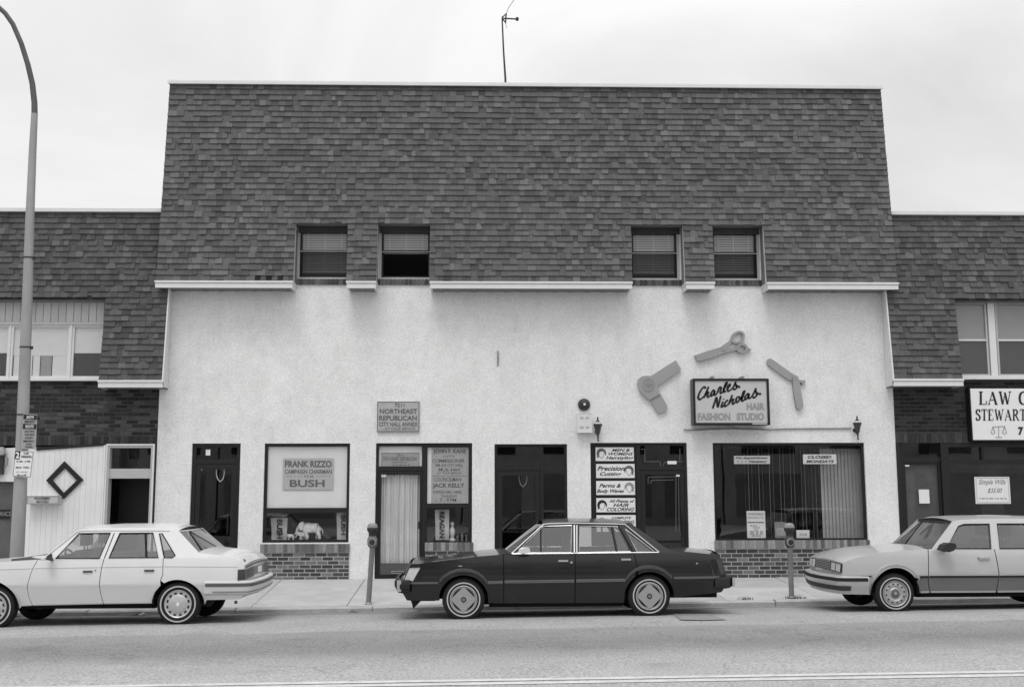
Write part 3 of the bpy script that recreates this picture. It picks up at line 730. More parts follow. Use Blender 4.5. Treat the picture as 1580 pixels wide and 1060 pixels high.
ef = ring(MB(), a, b, zb, d, -.06, .12, .055, .06, .02); ef.box(a + .055, b - .055, -.04, .12, PZ(738, 200), PZ(723, 200))
ef = ef.build('entrance_frame', mat('painted_window_frame', .46), left)
ring(MB(), a - .012, b + .012, zb, d + .012, -.075, -.061, .03).build('entrance_trim', WHITE, ef)
pane(ef, a + .055, b - .055, PZ(723, 200), d - .06, .06, GLASSD); MB().box(a + .05, b - .05, .6, .63, zb, d - .05).build('door', FRAME, ef)
MB().box(b + .013, XL - .005, -.002, .1, zb, PZ(687, 240)).build('brick_pier', DBRICK, left)
x1 = PX(19, 800)
MB().box(LX, x1, .02, .06, zb, PZ(743, 10)).build('side_door', mat('dim_door', .11, .7, .2, 4), left)
MB().box(LX, x1 - .05, .0, .019, PZ(800, 10), PZ(786, 10)).build('door_rail', FRAME, left)
text('ENTRANCE', -17, 789, 17, 796, -.004, mat('pale_ink2', .3), left)
dsg = thing('gas_meter', 'black box with looped cable at the far left of the board front', 'utility box', at(0, 735, -.1))
MB().box(PX(-16, 710, -.1), PX(6.5, 710, -.1), -.16, -.071, PZ(732, 0), PZ(692, 0)).build('box', DMETAL, dsg)
MB().lathe([(.0, -.04), (.07, -.035), (.085, 0), (.07, .03)], at(2, 696, -.17), 'y', 16).build('dial', ALU, dsg)
pth = [at(5, 702, -.12), at(9, 700, -.14), at(12, 708, -.14), at(11, 717, -.14), at(7, 722, -.12), at(5, 720, -.10)]
MB().tube(pth, .012, 6).build('cable', METAL, dsg)
# diamond ornament of four boards
dm = thing('diamond_ornament', 'black diamond shaped board frame on the white planks', 'ornament', at(99, 771, -.09))
o_ = [(99, 711.5), (128, 740), (98, 769.5), (71, 741)]; i_ = [(100, 722), (118.5, 741), (98, 760.5), (80.5, 740.5)]
for k in range(4):
    q = [o_[k], o_[(k + 1) % 4], i_[(k + 1) % 4], i_[k]]; P = [at(x, y, -.105) for x, y in q]
    MB().prism_y([(p.x, p.z) for p in P], -.105, -.073).build('board', FRAME, dm)
bs = thing('box_sign', 'small flat grey box sign below the diamond ornament', 'sign', at(65, 778, -.12))
a, b, c, d = rect(41, 765, 90.5, 777.5, -.25); MB().box(a, b, -.25, -.073, c, d).build('cabinet', mat('box_sign_face', .5, .6, .08, 5), bs)
ring(MB(), a, b, c, d, -.256, -.249, .015).build('edge', METAL, bs)
text('WOODMERE', 52.5, 767, 77, 771, -.252, INK, bs, .03); text('RECORD', 56, 772, 75, 775.8, -.252, INK, bs, .03)

# ------------------------------------------------------------------ neighbour on the right
RX = PX(1850, 600)
right = thing('neighbour_shop', 'dark brick law office shop at the right edge', 'building', (9.5, 0, WALLZ))
re_ = at(1430, 585, -.45); rt = at(1480, 332.5, -.10)
RS = Slope(-.45, re_.z, -.10, rt.z); REND = at(1380, 586, -.45).x
rnx = RS.hit(1472.5, 466).x; rnz = RS.hit(1530, 465).z
rw = MB(); rw.box(XR + .004, RX, 0, .2, PZ(683, 1480), rnz + .3); rw.box(XR + .004, RX, .2, BD - .5, rnz, RS.zt - .1); rw.box(RX - .2, RX, .2, BD - .5, 0, rnz); rw.box(XR + .004, RX, BD - .7, BD - .5, 0, rnz)
rw.build('wall', DMORTAR, right)
bricks(right, XR + .006, RX, PZ(667, 1480), PZ(589, 1480), 0, .074, .215, random.Random(18), DBRICK, .45, 1.3, keep=300)
soldier(right, XR + .006, RX, PZ(683, 1480), PZ(668, 1480), 0, .075, random.Random(19), DBRICK, .7, 1.6, .008)
dk = MB(); h_ = RS.h(rnz)
dk.quad(RS.p(REND, h_), RS.p(RX, h_), RS.p(RX, RS.L), RS.p(REND, RS.L)); dk.quad(RS.p(REND, 0), RS.p(rnx, 0), RS.p(rnx, h_), RS.p(REND, h_))
MB().add([(REND, RS.ye, RS.ze - .12), (REND, -.004, RS.ze - .12), (REND, -.004, RS.zt), (REND, RS.yt, RS.zt)], [(0, 1, 2, 3)]).build('end_panel', WHITE, right)
rm = dk.build('mansard', UNDER, right)
shingles(rm, RS, REND, RX, 29, [(rnx, RX + 1, rnz)], random.Random(22), tone=.86)
MB().box(REND - .02, RX, RS.yt - .09, .3, RS.zt - .01, RS.zt + .055).build('coping', WHITE, right)
MB().add([(REND - .005, RS.ye - .03, RS.ze - .1), (REND - .03, RS.ye - .03, RS.ze - .1), (REND - .005, RS.yt - .02, RS.zt), (REND - .03, RS.yt - .02, RS.zt), (REND - .005, RS.ye + .06, RS.ze - .1), (REND - .03, RS.ye + .06, RS.ze - .1), (REND - .005, RS.yt + .06, RS.zt), (REND - .03, RS.yt + .06, RS.zt)],
         [(0, 1, 3, 2), (1, 5, 7, 3), (5, 4, 6, 7), (4, 0, 2, 6)]).build('rake_board', WHITE, right)
f = MB(); f.box(REND - .03, rnx, RS.ye - .035, RS.ye + .02, RS.ze - .13, RS.ze - .04); f.box(REND - .04, rnx + .01, RS.ye - .05, RS.ye + .02, RS.ze - .035, RS.ze + .005)
f.box(rnx - .03, rnx, RS.ye + .02, -.001, RS.ze - .13, RS.ze); f.build('fascia', WHITE, right)
MB().box(REND, rnx - .03, RS.ye + .02, -.008, RS.ze - .12, RS.ze - .11).build('soffit', SOFF, right)
MB().add([(rnx, RS.y(RS.ze), RS.ze), (rnx, 0, RS.ze), (rnx, 0, rnz), (rnx, RS.y(rnz), rnz)], [(0, 1, 2, 3)]).quad((rnx, RS.y(rnz), rnz - .001), (RX, RS.y(rnz), rnz - .001), (RX, 0, rnz - .001), (rnx, 0, rnz - .001)).build('notch_lining', SOFF, right)
w0, w1 = PZ(580.5, 1530), PZ(468, 1530); zm = PZ(525, 1530)
for p0, p1 in ((1470, 1520), (1538, 1588), (1606, 1656), (1674, 1724)):
    x0, x1 = PX(p0, 525), PX(p1, 525)
    wn = ring(MB(), x0 - .03, x1 + .03, w0, w1, -.06, -.001, .035).build('window', mat('painted_window_frame', .46), right)
    MB().box(x0 + .005, x1 - .005, -.05, -.02, zm - .02, zm + .012).build('meeting_rail', WHITE, wn)
    MB().box(x0 + .006, x1 - .006, -.012, -.004, w0 + .036, w1 - .036).build('backing', INTERD, wn)
    MB().box(x0 + .006, x1 - .006, -.016, -.013, zm + .013, w1 - .036).build('roller_shade', mat('grey_shade', .38, .9, .05, 4), wn)
    MB().quad((x0, -.035, w0 + .03), (x1, -.035, w0 + .03), (x1, -.035, w1 - .03), (x0, -.035, w1 - .03)).build('pane', UPGLASS, wn)
for p in (1529, 1597, 1665): MB().box(PX(p, 525) - .065, PX(p, 525) + .065, -.08, -.002, w0, w1).build('mullion', WHITE, right)
MB().box(rnx - .02, RX, -.12, -.002, w0 - .07, w0 + .003).build('sill', WHITE, right)
# dark shop front
d = PZ(683, 1480); xa = PX(1391, 760); xd0, xd1 = PX(1397, 780), PX(1456, 780); xw = PX(1468, 780)
q = MB(); q.box(XR + .005, xa, -.02, .2, zb, d - .003); q.box(xa, xd0, .03, .12, zb, d - .003); q.box(xd1, xw, .0, .12, zb, d - .003); q.box(xd0, xd1, .03, .12, PZ(713, 1430), PZ(705, 1430)); q.box(xw, RX, .01, .12, PZ(716, 1530), PZ(709, 1530))
q.box(xw, RX, .0, .12, zb, PZ(850, 1530)); q.box(xw, RX, .0, .12, d - .08, d - .003)
q = q.build('shop_front', FRAME, right)
for p0, p1 in ((1515, 1519), (1620, 1624)): MB().box(PX(p0, 700), PX(p1, 700), .02, .1, PZ(709, 1530), d - .08).build('mullion', FRAME, q)
dr = ring(MB(), xd0, xd1, zb + .03, PZ(713, 1430), .05, .09, .05, .05, .15).build('door', FRAME, right)
pane(dr, xd0 + .05, xd1 - .05, zb + .18, PZ(713, 1430) - .05, .07); pane(q, xd0, xd1, PZ(705, 1430), d - .003, .08); pane(q, xw, RX, PZ(850, 1530), PZ(716, 1530), .07); pane(q, xw, RX, PZ(709, 1530), d - .08, .07)
MB().box(xd0 + .05, xd1 - .02, .12, .13, zb, PZ(715, 1430)).build('plastic_sheet', mat('grey_plastic', .10, .4, .3, 3, .03, 4), dr)
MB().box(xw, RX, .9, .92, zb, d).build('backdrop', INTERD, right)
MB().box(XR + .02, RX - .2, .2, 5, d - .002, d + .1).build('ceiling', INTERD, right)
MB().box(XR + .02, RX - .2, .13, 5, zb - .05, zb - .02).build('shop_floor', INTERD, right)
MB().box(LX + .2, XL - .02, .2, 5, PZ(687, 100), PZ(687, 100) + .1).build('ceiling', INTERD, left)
mk = thing('door_paper', 'plain white sheet taped inside the law office door', 'notice', at(1426, 776, .06))
x0, x1, z0, z1 = rect(1418, 755, 1434, 776.5, .06); MB().box(x0, x1, .058, .062, z0, z1).build('sheet', PAPER, mk)

# ------------------------------------------------------------------ signs on and in the shop fronts
YS = -.035
b = board('name_sign', 'grey framed sign headed 7211 above the curtained office door', 'sign', (582, 619.5, 647, 666), YS, PAPER2, .033, .012, INKG)
for s, bx, bo, shr in (('7211', (609, 622, 624, 628), .02, 0), ('NORTHEAST', (586, 630.7, 643.5, 638.3), .025, 0), ('REPUBLICAN', (585, 641, 643, 648.7), .025, 0), ('CITY HALL ANNEX', (585, 651, 644.5, 657.7), .02, 0), ('- - AT YOUR SERVICE', (587, 659.3, 641, 663.5), .005, .3)):
    text(s, *bx, YS - .004, INKG, b, bo, shr)
b = board('transom_sign', 'small grey ward sign on white card in the transom', 'sign', (583.5, 688.5, 651, 719.2), .085, PAPER, .008)
x0, x1, z0, z1 = rect(588.5, 698.5, 647, 719.2, .08); MB().box(x0, x1, .08, .0845, z0 + .001, z1).build('panel', PAPER3, b); ring(MB(), x0, x1, z0 - .02, z1, .076, .0795, .008).build('border', INKG, b)
for s, bx, bo, shr in (('7211', (612, 700.3, 622, 703.8), .02, 0), ('35TH WARD REPUBLICAN', (591, 704.7, 643, 710.7), .02, 0), ('Organization', (604, 711.3, 628, 715), .01, .4), ('- - -- - -', (606, 716.5, 632, 718), .02, 0)):
    text(s, *bx, .078, INKG, b, bo, shr)
b = board('office_hours_sign', 'tall grey office hours sign on white card in show window', 'sign', (657.8, 688.5, 724.5, 776.6), .085, PAPER, .01)
x0, x1, z0, z1 = rect(665.5, 689.5, 721.5, 776.4, .08); MB().box(x0, x1, .08, .0845, z0, z1).build('panel', PAPER3, b); MB().box(x0, x1, .078, .0795, PZ(734), PZ(733.4)).build('joint', INKG, b)
for s, bx, bo, shr in (('JOHN F. KANE', (669, 692.6, 719, 701), .03, 0), ('CITY', (684, 702.3, 702, 705.5), .01, 0), ('COMMISSIONER', (667, 708, 717, 713.5), .015, 0), ('RM. 634 CITY HALL', (672, 715, 714.5, 720), .01, 0), ('MU6-3464', (677, 721.8, 709.5, 726.8), .015, 0), ('AT YOUR SERVICE', (674, 727.8, 712, 731.6), .0, .35),
                       ('COUNCILMAN', (669.5, 736.5, 711.5, 742.4), .01, 0), ('JACK KELLY', (667.5, 745.3, 716.5, 753.8), .03, 0), ('OFFICE HRS. HERE', (668, 756.8, 712, 761.4), .01, 0), ('THURSDAYS', (680, 763.4, 705, 767.2), .005, 0), ('-  7 - 9 PM  -', (672, 768.6, 711, 774), .02, 0)):
    text(s, *bx, .0775, INKG, b, bo, shr)
b = board('campaign_poster', 'grey campaign poster on the white window panel', 'poster', (436.5, 707, 514.5, 755.3), .066, PAPER3, .002)
for s, bx, bo in (('FRANK RIZZO', (439.5, 710.5, 512, 721), .045), ('CAMPAIGN CHAIRMAN', (439.5, 724, 512, 731), .03), ('* * * * *', (443, 734, 467, 735.6), .02), ('FOR', (470, 733, 485, 737.3), .01), ('* * * * *', (488, 734, 510, 735.6), .02), ('BUSH', (447, 739.8, 501, 751.3), .03)):
    text(s, *bx, .0645, INKG, b, bo)
# salon price boards, each with a drawn head
def drawn_head(parent, px, py, s, Y, hair, flip=1):
    pts = [(math.cos(a) * 1.0 * flip, math.sin(a) * 1.05) for a in [rad(x) for x in range(-30, 215, 15)]] + [(-.95 * flip, -.9), (-.55 * flip, -.75), (-.5 * flip, .1), (-.1 * flip, .45), (.45 * flip, .4), (.75 * flip, -.1)]
    P = [at(px + x * s, py - y * s, Y) for x, y in pts]
    MB().add(P, [tuple(t) for t in tessellate_polygon([P])]).build('drawn_hair', hair, parent)
    fc = [(-.5, .1), (-.52, -.35), (-.35, -.75), (0, -1.0), (.3, -.75), (.5, -.3), (.55, .2)]
    P = [at(px + x * s * flip, py - y * s, Y) for x, y in fc]
    MB().tube(P, .0035, 4).build('drawn_face', INKG, parent)
YH = .066
hs_ = [((919, 690, 978, 711), [('MEN &', (944, 692.3, 972, 696.6)), ('WOMENS', (939, 697.8, 977, 702.4)), ('Hairstyling', (935, 703.6, 977.5, 710))], (928, 699.5), .22, INKG, 'white salon board for hairstyling, topmost of the column'),
       ((919.8, 715.7, 979.2, 737.2), [('Precision', (921.5, 719, 964, 726)), ('Cutting', (925.5, 728, 959, 735.5))], (970.5, 726), .22, INKG, 'white salon board for precision cutting, second from the top'),
       ((920, 741.8, 979.8, 763.3), [('Perms &', (924.5, 746, 958, 752)), ('Body Waves', (921, 754.5, 963, 761.5))], (971, 752), .20, INKL, 'white salon board for perms, third from the top'),
       ((920.2, 768.2, 980.2, 790), [('All Phases of', (940, 770.5, 979, 775)), ('HAIR', (946, 776.3, 970, 781.5)), ('COLORING', (936, 782.8, 979, 788.5))], (929, 779), .22, INK, 'white salon board for hair coloring with a dark drawn head'),
       ((920.5, 794.5, 981, 820), [('COMPLETE', (944, 797, 974, 800.5)), ('MANICURING', (938, 802.5, 979, 808))], (929, 806), .2, INKL, 'white salon board lowest in the column, half hidden by the sedan')]
for bx, rows, hd, bd, hm, lab in hs_:
    b = board('salon_board', lab, 'sign', bx, YH, PAPER, .008, group='salon service boards beside the door')
    for s, tb in rows: text(s, *tb, YH - .003, INK, b, .022, .35)
    drawn_head(b, hd[0], hd[1], 7.5, YH - .003, hm, 1 if hd[0] < 950 else -1)
b = board('appointment_sign', 'white strip sign about appointments in the salon window', 'sign', (1132.5, 703, 1188, 715.6), .085, PAPER, .004)
text('No Appointment', 1135, 704.7, 1185, 708.6, .082, INK, b, .03, .35); text('Necessary', 1155, 710, 1184, 714.6, .082, INK, b, .03, .35); text('- - -', 1137, 711.6, 1152, 712.6, .082, INKG, b)
b = board('closing_sign', 'white strip sign reading closed mondays in the salon window', 'sign', (1239, 700.8, 1290.5, 715.8), .085, PAPER, .004)
text('CLOSED', 1246, 702.8, 1283, 707.2, .082, INK, b, .035, .3); text('MONDAYS', 1244, 709.6, 1287, 714, .082, INK, b, .035, .3)
b = board('price_list', 'tall white price list standing in the salon window corner', 'poster', (1152.5, 788, 1181, 829.8), .10, PAPER, .004)
text('WHOLESALE', 1154, 791, 1178, 794.5, .098, INKG, b, .01); text('PRODUCTS', 1154, 797, 1178, 800, .098, INKG, b, .0); text('~~~~~~~~', 1153.5, 804.5, 1179, 807, .098, INK, b, .04)
for i, (p0, p1) in enumerate(((1158, 1168), (1162, 1172), (1164, 1170), (1157, 1177), (1157, 1177), (1160, 1174))): text('--- -- --', p0, 810 + i * 3.1, p1, 811.6 + i * 3.1, .098, INKG, b, .02)
b = board('product_card', 'grey two panel card behind the right parking meter', 'card', (1195.5, 805, 1213, 829.8), .16, mat('grey_card', .25, .8, .3, 20), .01)
MB().box(PX(1197), PX(1211.5), .155, .159, PZ(829), PZ(816)).build('lower_panel', mat('pale_card', .4, .8, .3, 20), b)
b = board('price_card', 'small white card low in the salon window', 'card', (1229, 817.5, 1249, 829.8), .12, PAPER, .006); text('SALE 2.00', 1234, 822.5, 1245, 825.5, .117, INKG, b)
# things behind the campaign office glass
def banner(lab, s, bx, tb, Y, M):
    x0, x1, z0, z1 = rect(*bx, Y); b = thing('banner', lab, 'banner', ((x0 + x1) / 2, Y, z0), 'lettered ribbons in the display windows')
    n = 8; rows = [[(lerp(x0, x1, j / 3) + (.015 * (1 - i / n) if j == 0 else 0), Y + .02 * math.sin(i * .7 + j), lerp(z0, z1, i / n)) for j in range(4)] for i in range(n + 1)]
    MB().grid(rows).build('cloth', M, b, smooth=60); text(s, *tb, Y - .03, INK, b, .04, 0, -90); return b
RIB = mat('ribbon', .58, .8, .1, 8)
banner('pale vertical ribbon left of the elephants, lettered downwards', 'BUSH', (418, 799, 443, 833), (427, 801, 436, 831), .22, RIB)
banner('pale vertical ribbon at the right side of the elephant window', 'BUSH', (519, 786, 534, 833), (526, 795, 533, 825), .2, RIB)
banner('pale vertical ribbon lettered downwards in the narrow show window', 'REAGAN', (671, 786, 693, 833), (678, 789, 686, 830), .2, RIB)
IV = mat('ivory_figure', .85, .6, .1, 10)
def elephant(lab, px, py, h, face=-1):
    o = at(px, py, .26); s = h / 1.0
    e = thing('elephant_figurine', lab, 'figurine', o, 'white elephant figurines in the display window')
    def P(x, y, z): return (o.x + face * x * s, o.y + y * s, o.z + z * s)
    body = bpy.data.meshes.new('body'); bm = bmesh.new(); lay = bm.verts.layers.skin.verify()
    def vv(x, y, z, r):
        v = bm.verts.new(P(x, y, z)); v[lay].radius = (r * s, r * s); return v
    a = vv(-.42, 0, .62, .22); b_ = vv(-.1, 0, .68, .29); c_ = vv(.2, 0, .70, .25); hd = vv(.52, 0, .80, .19); t1 = vv(.70, 0, .62, .09); t2 = vv(.74, 0, .40, .06); t3 = vv(.84, 0, .30, .045)
    for p, q in ((a, b_), (b_, c_), (c_, hd), (hd, t1), (t1, t2), (t2, t3)): bm.edges.new((p, q))
    for k, (x, y, x2) in enumerate(((.28, .14, .34), (.2, -.14, .12), (-.42, .13, -.36), (-.46, -.13, -.56))):
        u1 = vv(x, y, .42, .12); u2 = vv(x2, y, .16, .085); u3 = vv(x2, y, .02, .09); bm.edges.new(((c_ if k < 2 else a), u1)); bm.edges.new((u1, u2)); bm.edges.new((u2, u3))
    tl = vv(-.66, 0, .62, .04); tl2 = vv(-.72, 0, .35, .025); bm.edges.new((a, tl)); bm.edges.new((tl, tl2))
    b_[lay].use_root = True
    bm.to_mesh(body); bm.free(); ob = bpy.data.objects.new('body', body); body.materials.append(IV); link(ob, e)
    ob.modifiers.new('skin', 'SKIN').use_smooth_shade = True; ob.modifiers.new('sub', 'SUBSURF').levels = 1; ob.modifiers['sub'].render_levels = 1
    for sd in (-1, 1):
        pts = [(0, 0, .18), (.10, 0, .10), (.12, 0, -.05), (.04, 0, -.22), (-.08, 0, -.26), (-.18, 0, -.1), (-.16, 0, .1)]
        MB().add([P(.42 - x * .9, .20 * sd + .05 * sd * abs(x) * 4, .82 + z * 1.1) for x, y, z in pts] + [P(.42 - x * .9, .23 * sd + .05 * sd * abs(x) * 4, .82 + z * 1.1) for x, y, z in pts], [tuple(range(7)), tuple(range(13, 6, -1))] + [(i, (i + 1) % 7, (i + 1) % 7 + 7, i + 7) for i in range(7)]).build('ear', IV, e)
    return e
elephant('large ivory elephant figurine striding in the display window', 478, 833, .34)
elephant('middle sized ivory elephant calf under the large elephant', 467, 833.5, .165)
elephant('tiny ivory elephant beside the left ribbon', 447.5, 833.5, .125)
st = thing('statuette', 'small pale statuette beside the ribbon in the narrow window', 'figurine', at(697.5, 834, .3))
MB().lathe([(0, 0), (.07, 0), (.07, .03), (.035, .05), (.05, .12), (.06, .2), (.03, .25), (.022, .27), (.04, .3), (.035, .34), (0, .36)], at(697.5, 834, .3), 'z', 14).build('figure', IV, st, smooth=50)
for k, (px, lab) in enumerate(((706, 'first small pale trinket right of the statuette'), (713, 'second small pale trinket right of the statuette'), (720, 'third small pale trinket right of the statuette'))):
    t_ = thing('trinket', lab, 'figurine', at(px, 834, .3), 'trinkets beside the statuette')
    MB().lathe([(0, 0), (.03, 0), (.02, .03), (.03, .07 + .02 * k), (0, .12 + .03 * (k == 1))], at(px, 834, .3), 'z', 10).build('figure', mat('dim_figure', .25, .7), t_, smooth=50)
# curtain in the glass door
cu = thing('door_curtain', 'pale pleated curtain hanging behind the office door glass', 'curtain', at(616, 868, .12))
x0, x1 = PX(586, 800, .12), PX(647, 800, .12); z0, z1 = PZ(869, 616, .12), PZ(733, 616, .12); rows = []
rc = random.Random(4); ph = [rc.uniform(0, 6) for _ in range(4)]
for i in range(9):
    t = i / 8; rows.append([(lerp(x0, x1, j / 120) * 1.0, .150 + (.024 * math.sin(j * .75 + ph[0] + .3 * math.sin(t * 3)) + .016 * math.sin(j * .43 + ph[1])) * (1 - .3 * t), lerp(z0, z1, t)) for j in range(121)])
MB().grid(rows).build('cloth', mat('curtain_cloth', .72, .9, .12, 5, vs_xyz=(8, 1, .3)), cu, smooth=80)
MB().tube([(x0, .115, z1 + .005), (x1, .115, z1 + .005)], .008, 6).build('rod', ALU, cu)
for px, py, Yc, lab in ((340, 730, .14, 'white cord loop hanging inside the left glass door'), (807, 738, .14, 'white cord loop hanging inside the dark middle entrance')):
    t_ = thing('cord_loop', lab, 'cord', at(px, py, Yc), 'cord loops behind glass doors')
    MB().tube([at(px - 6, py - 10, Yc), at(px - 6, py + 2, Yc), at(px - 4, py + 9, Yc), at(px, py + 13, Yc), at(px + 4, py + 9, Yc), at(px + 6, py + 2, Yc), at(px + 6, py - 10, Yc)], .010, 6).build('cord', PAPER, t_, smooth=60)
for px0, py0, px1, py1, lab in ((317.5, 693.5, 324.5, 702.5, 'small white plate standing in for a light spot behind the left transom'), (305, 721, 312, 725, 'tiny white sticker in the corner of the left glass door'), (588, 732, 596, 736, 'tiny white sticker on the curtained door'), (771, 730.5, 778, 733.5, 'tiny pale sticker on the dark middle door'), (1030, 711, 1044, 716, 'small pale label in the salon transom'), (1043, 729, 1051, 735, 'small pale notice on the salon door corner'), (1396, 715.5, 1403, 719.5, 'tiny white sticker on the law office door')):  # first plate is white in place of a light inside the transom
    board('sticker', lab, 'sticker', (px0, py0, px1, py1), .052 if px0 > 1390 else .064, PAPER, .002)

# light box sign with brush script lettering
SB = thing('light_box_sign', 'framed light box sign with brush script above the salon', 'sign', at(1127, 657, -.3))
x0, x1, z0, z1 = rect(1069.5, 584.5, 1186.5, 655.5, -.32)
MB().box(x0, x1, -.318, -.06, z0, z1).build('cabinet', mat('sign_cabinet', .07, .5, .1, 6), SB)
ring(MB(), x0 - .004, x1 + .004, z0 - .004, z1 + .004, -.345, -.300, .042).build('frame', FRAME, SB)
MB().box(x0 + .04, x1 - .04, -.326, -.319, z0 + .04, z1 - .04).build('face', mat('sign_face', .52, .5, .06, 4), SB)
for px in (1100, 1146): MB().box(PX(px - 2, 583, -.2), PX(px + 2, 583, -.2), -.22, -.001, PZ(584, 1127, -.2), PZ(580.5, 1127, -.2)).build('bracket', METAL, SB)
MB().box(PX(1161, 656, -.35), PX(1184, 656, -.35), -.352, -.346, PZ(655, 1170, -.35), PZ(652.5, 1170, -.35)).build('maker_plate', ALU, SB)
def spline(pts, n=6):
    P = [Vector((p[0], p[1], 0)) for p in pts]; out = []
    for i in range(len(P) - 1):
        p0, p1, p2, p3 = P[max(i - 1, 0)], P[i], P[i + 1], P[min(i + 2, len(P) - 1)]
        for k in range(n):
            t = k / n; out.append(.5 * (2 * p1 + (p2 - p0) * t + (2 * p0 - 5 * p1 + 4 * p2 - p3) * t * t + (3 * p1 - p0 - 3 * p2 + p3) * t ** 3))
    return out + [P[-1]]
def brush(strokes, to3, wmax, wmin, M, parent, name='lettering', ang=rad(40)):
    q = MB()
    for st_ in strokes:
        S_ = spline(st_); n = len(S_); L_, R_ = [], []
        for i, p in enumerate(S_):
            d = (S_[min(i + 1, n - 1)] - S_[max(i - 1, 0)]).normalized(); nn = Vector((-d.y, d.x, 0))
            w_ = lerp(wmin, wmax, abs(math.sin(math.atan2(d.y, d.x) - (-ang)) ) ) * .5
            if i in (0, n - 1): w_ *= .6
            L_.append(to3(p + nn * w_)); R_.append(to3(p - nn * w_))
        q.grid([L_, R_])
    return q.build(name, M, parent)
script = [[(350, 315), (345, 292), (320, 292), (285, 335), (250, 400), (236, 460), (262, 490), (300, 468), (328, 440)], [(408, 278), (370, 370), (327, 465)], [(345, 425), (385, 372), (402, 383), (386, 430), (402, 450), (432, 425)],
          [(503, 350), (478, 343), (445, 398), (453, 432), (485, 405), (512, 345)], [(512, 345), (498, 398), (515, 418), (548, 385)], [(548, 385), (575, 310), (590, 290), (612, 305), (598, 365), (612, 388), (642, 362)],
          [(642, 362), (690, 260), (706, 218), (688, 225), (655, 320), (660, 368), (692, 348)], [(712, 318), (752, 272), (755, 245), (730, 258), (714, 320), (730, 352), (765, 335), (792, 308)], [(792, 318), (836, 240), (850, 207), (842, 240), (866, 272), (858, 308), (828, 325), (816, 308)], [(858, 272), (925, 288)],
          [(472, 640), (505, 540), (537, 447)], [(537, 447), (545, 530), (556, 622)], [(556, 622), (585, 520), (606, 428)], [(645, 520), (616, 598), (632, 610), (664, 578)], [(655, 478), (649, 492)],
          [(722, 520), (703, 510), (670, 562), (676, 600), (708, 586), (738, 556)], [(795, 415), (770, 480), (736, 570)], [(752, 538), (793, 490), (812, 500), (796, 543), (812, 562), (840, 535)],
          [(885, 440), (858, 482), (862, 532), (892, 525), (915, 470), (893, 438)], [(915, 470), (945, 480)], [(942, 500), (982, 400), (994, 358), (975, 370), (946, 470), (957, 515), (992, 495)],
          [(1062, 405), (1036, 402), (1002, 452), (1012, 490), (1045, 458), (1072, 392)], [(1072, 392), (1058, 448), (1075, 472), (1108, 445)], [(1108, 455), (1165, 350), (1182, 308), (1170, 350), (1194, 388), (1184, 436), (1152, 460), (1134, 444)], [(1190, 395), (1270, 402)]]
brush(script, lambda p: at(1055 + p.x / 10.6, 570 + p.y / 10.6, -.330), 42, 24, INK, SB)
text('HAIR', 1152, 621.5, 1180, 632.5, -.330, INKL, SB, .05); text('FASHION', 1076.5, 637, 1127, 648.5, -.330, INKL, SB, .05); text('STUDIO', 1136.5, 637, 1179, 648.5, -.330, INKL, SB, .05)
# law office board in hand cut serif letters
LB = thing('law_sign', 'white law office board with serif letters over the right shop', 'sign', at(1560, 679, -.2))
x0 = PX(1499.5, 640, -.2); x1 = PX(1680, 640, -.2); z0, z1 = PZ(678.5, 1530, -.2), PZ(599.5, 1530, -.2)
MB().box(x0, x1, -.2, -.16, z0, z1).build('board', PAPER, LB)
ring(MB(), x0 - .02, x1 + .02, z0 - .02, z1 + .02, -.19, -.003, .02).build('cabinet', FRAME, LB)
SER = {'L': (.75, [[(.18, 0), (.18, 1), .16], [(0, 0), (.72, 0), .05], [(0, 1), (.38, 1), .05], [(.7, 0), (.73, .28), .06]]),
       'A': (.95, [[(.1, 0), (.47, 1), .06], [(.45, 1), (.82, 0), .16], [(.22, .35), (.66, .35), .05], [(0, 0), (.24, 0), .05], [(.66, 0), (.97, 0), .05]]),
       'W': (1.25, [[(.15, 1), (.4, 0), .15], [(.42, 0), (.62, .9), .06], [(.6, .95), (.86, 0), .15], [(.88, 0), (1.1, 1), .06], [(0, 1), (.32, 1), .05], [(.96, 1), (1.24, 1), .05]]),
       'S': (.65, [[(.55, .74), (.52, .95), .04], ('c', [(.55, .78), (.45, .96), (.25, .98), (.1, .84), (.14, .64), (.35, .52), (.53, .38), (.55, .16), (.38, .01), (.18, .03), (.06, .22)]), [(.06, .26), (.08, .04), .04]]),
       'T': (.8, [[(.4, 0), (.4, 1), .16], [(.02, 1), (.78, 1), .06], [(.2, 0), (.6, 0), .05], [(.03, 1), (.0, .75), .05], [(.77, 1), (.8, .75), .05]]),
       'E': (.75, [[(.18, 0), (.18, 1), .16], [(0, 0), (.68, 0), .05], [(0, 1), (.64, 1), .05], [(.2, .52), (.5, .52), .05], [(.67, 0), (.7, .26), .05], [(.63, 1), (.65, .76), .05]]),
       'R': (.9, [[(.18, 0), (.18, 1), .16], [(0, 0), (.38, 0), .05], [(0, 1), (.4, 1), .05], ('c', [(.3, .99), (.52, .95), (.64, .76), (.52, .55), (.22, .5)]), [(.42, .5), (.78, 0), .15], [(.7, 0), (.95, 0), .05]]),
       'O': (1.0, [('c', [(.5, 1), (.2, .88), (.08, .5), (.2, .12), (.5, 0), (.8, .12), (.92, .5), (.8, .88), (.5, 1)])]), ' ': (.5, [])}
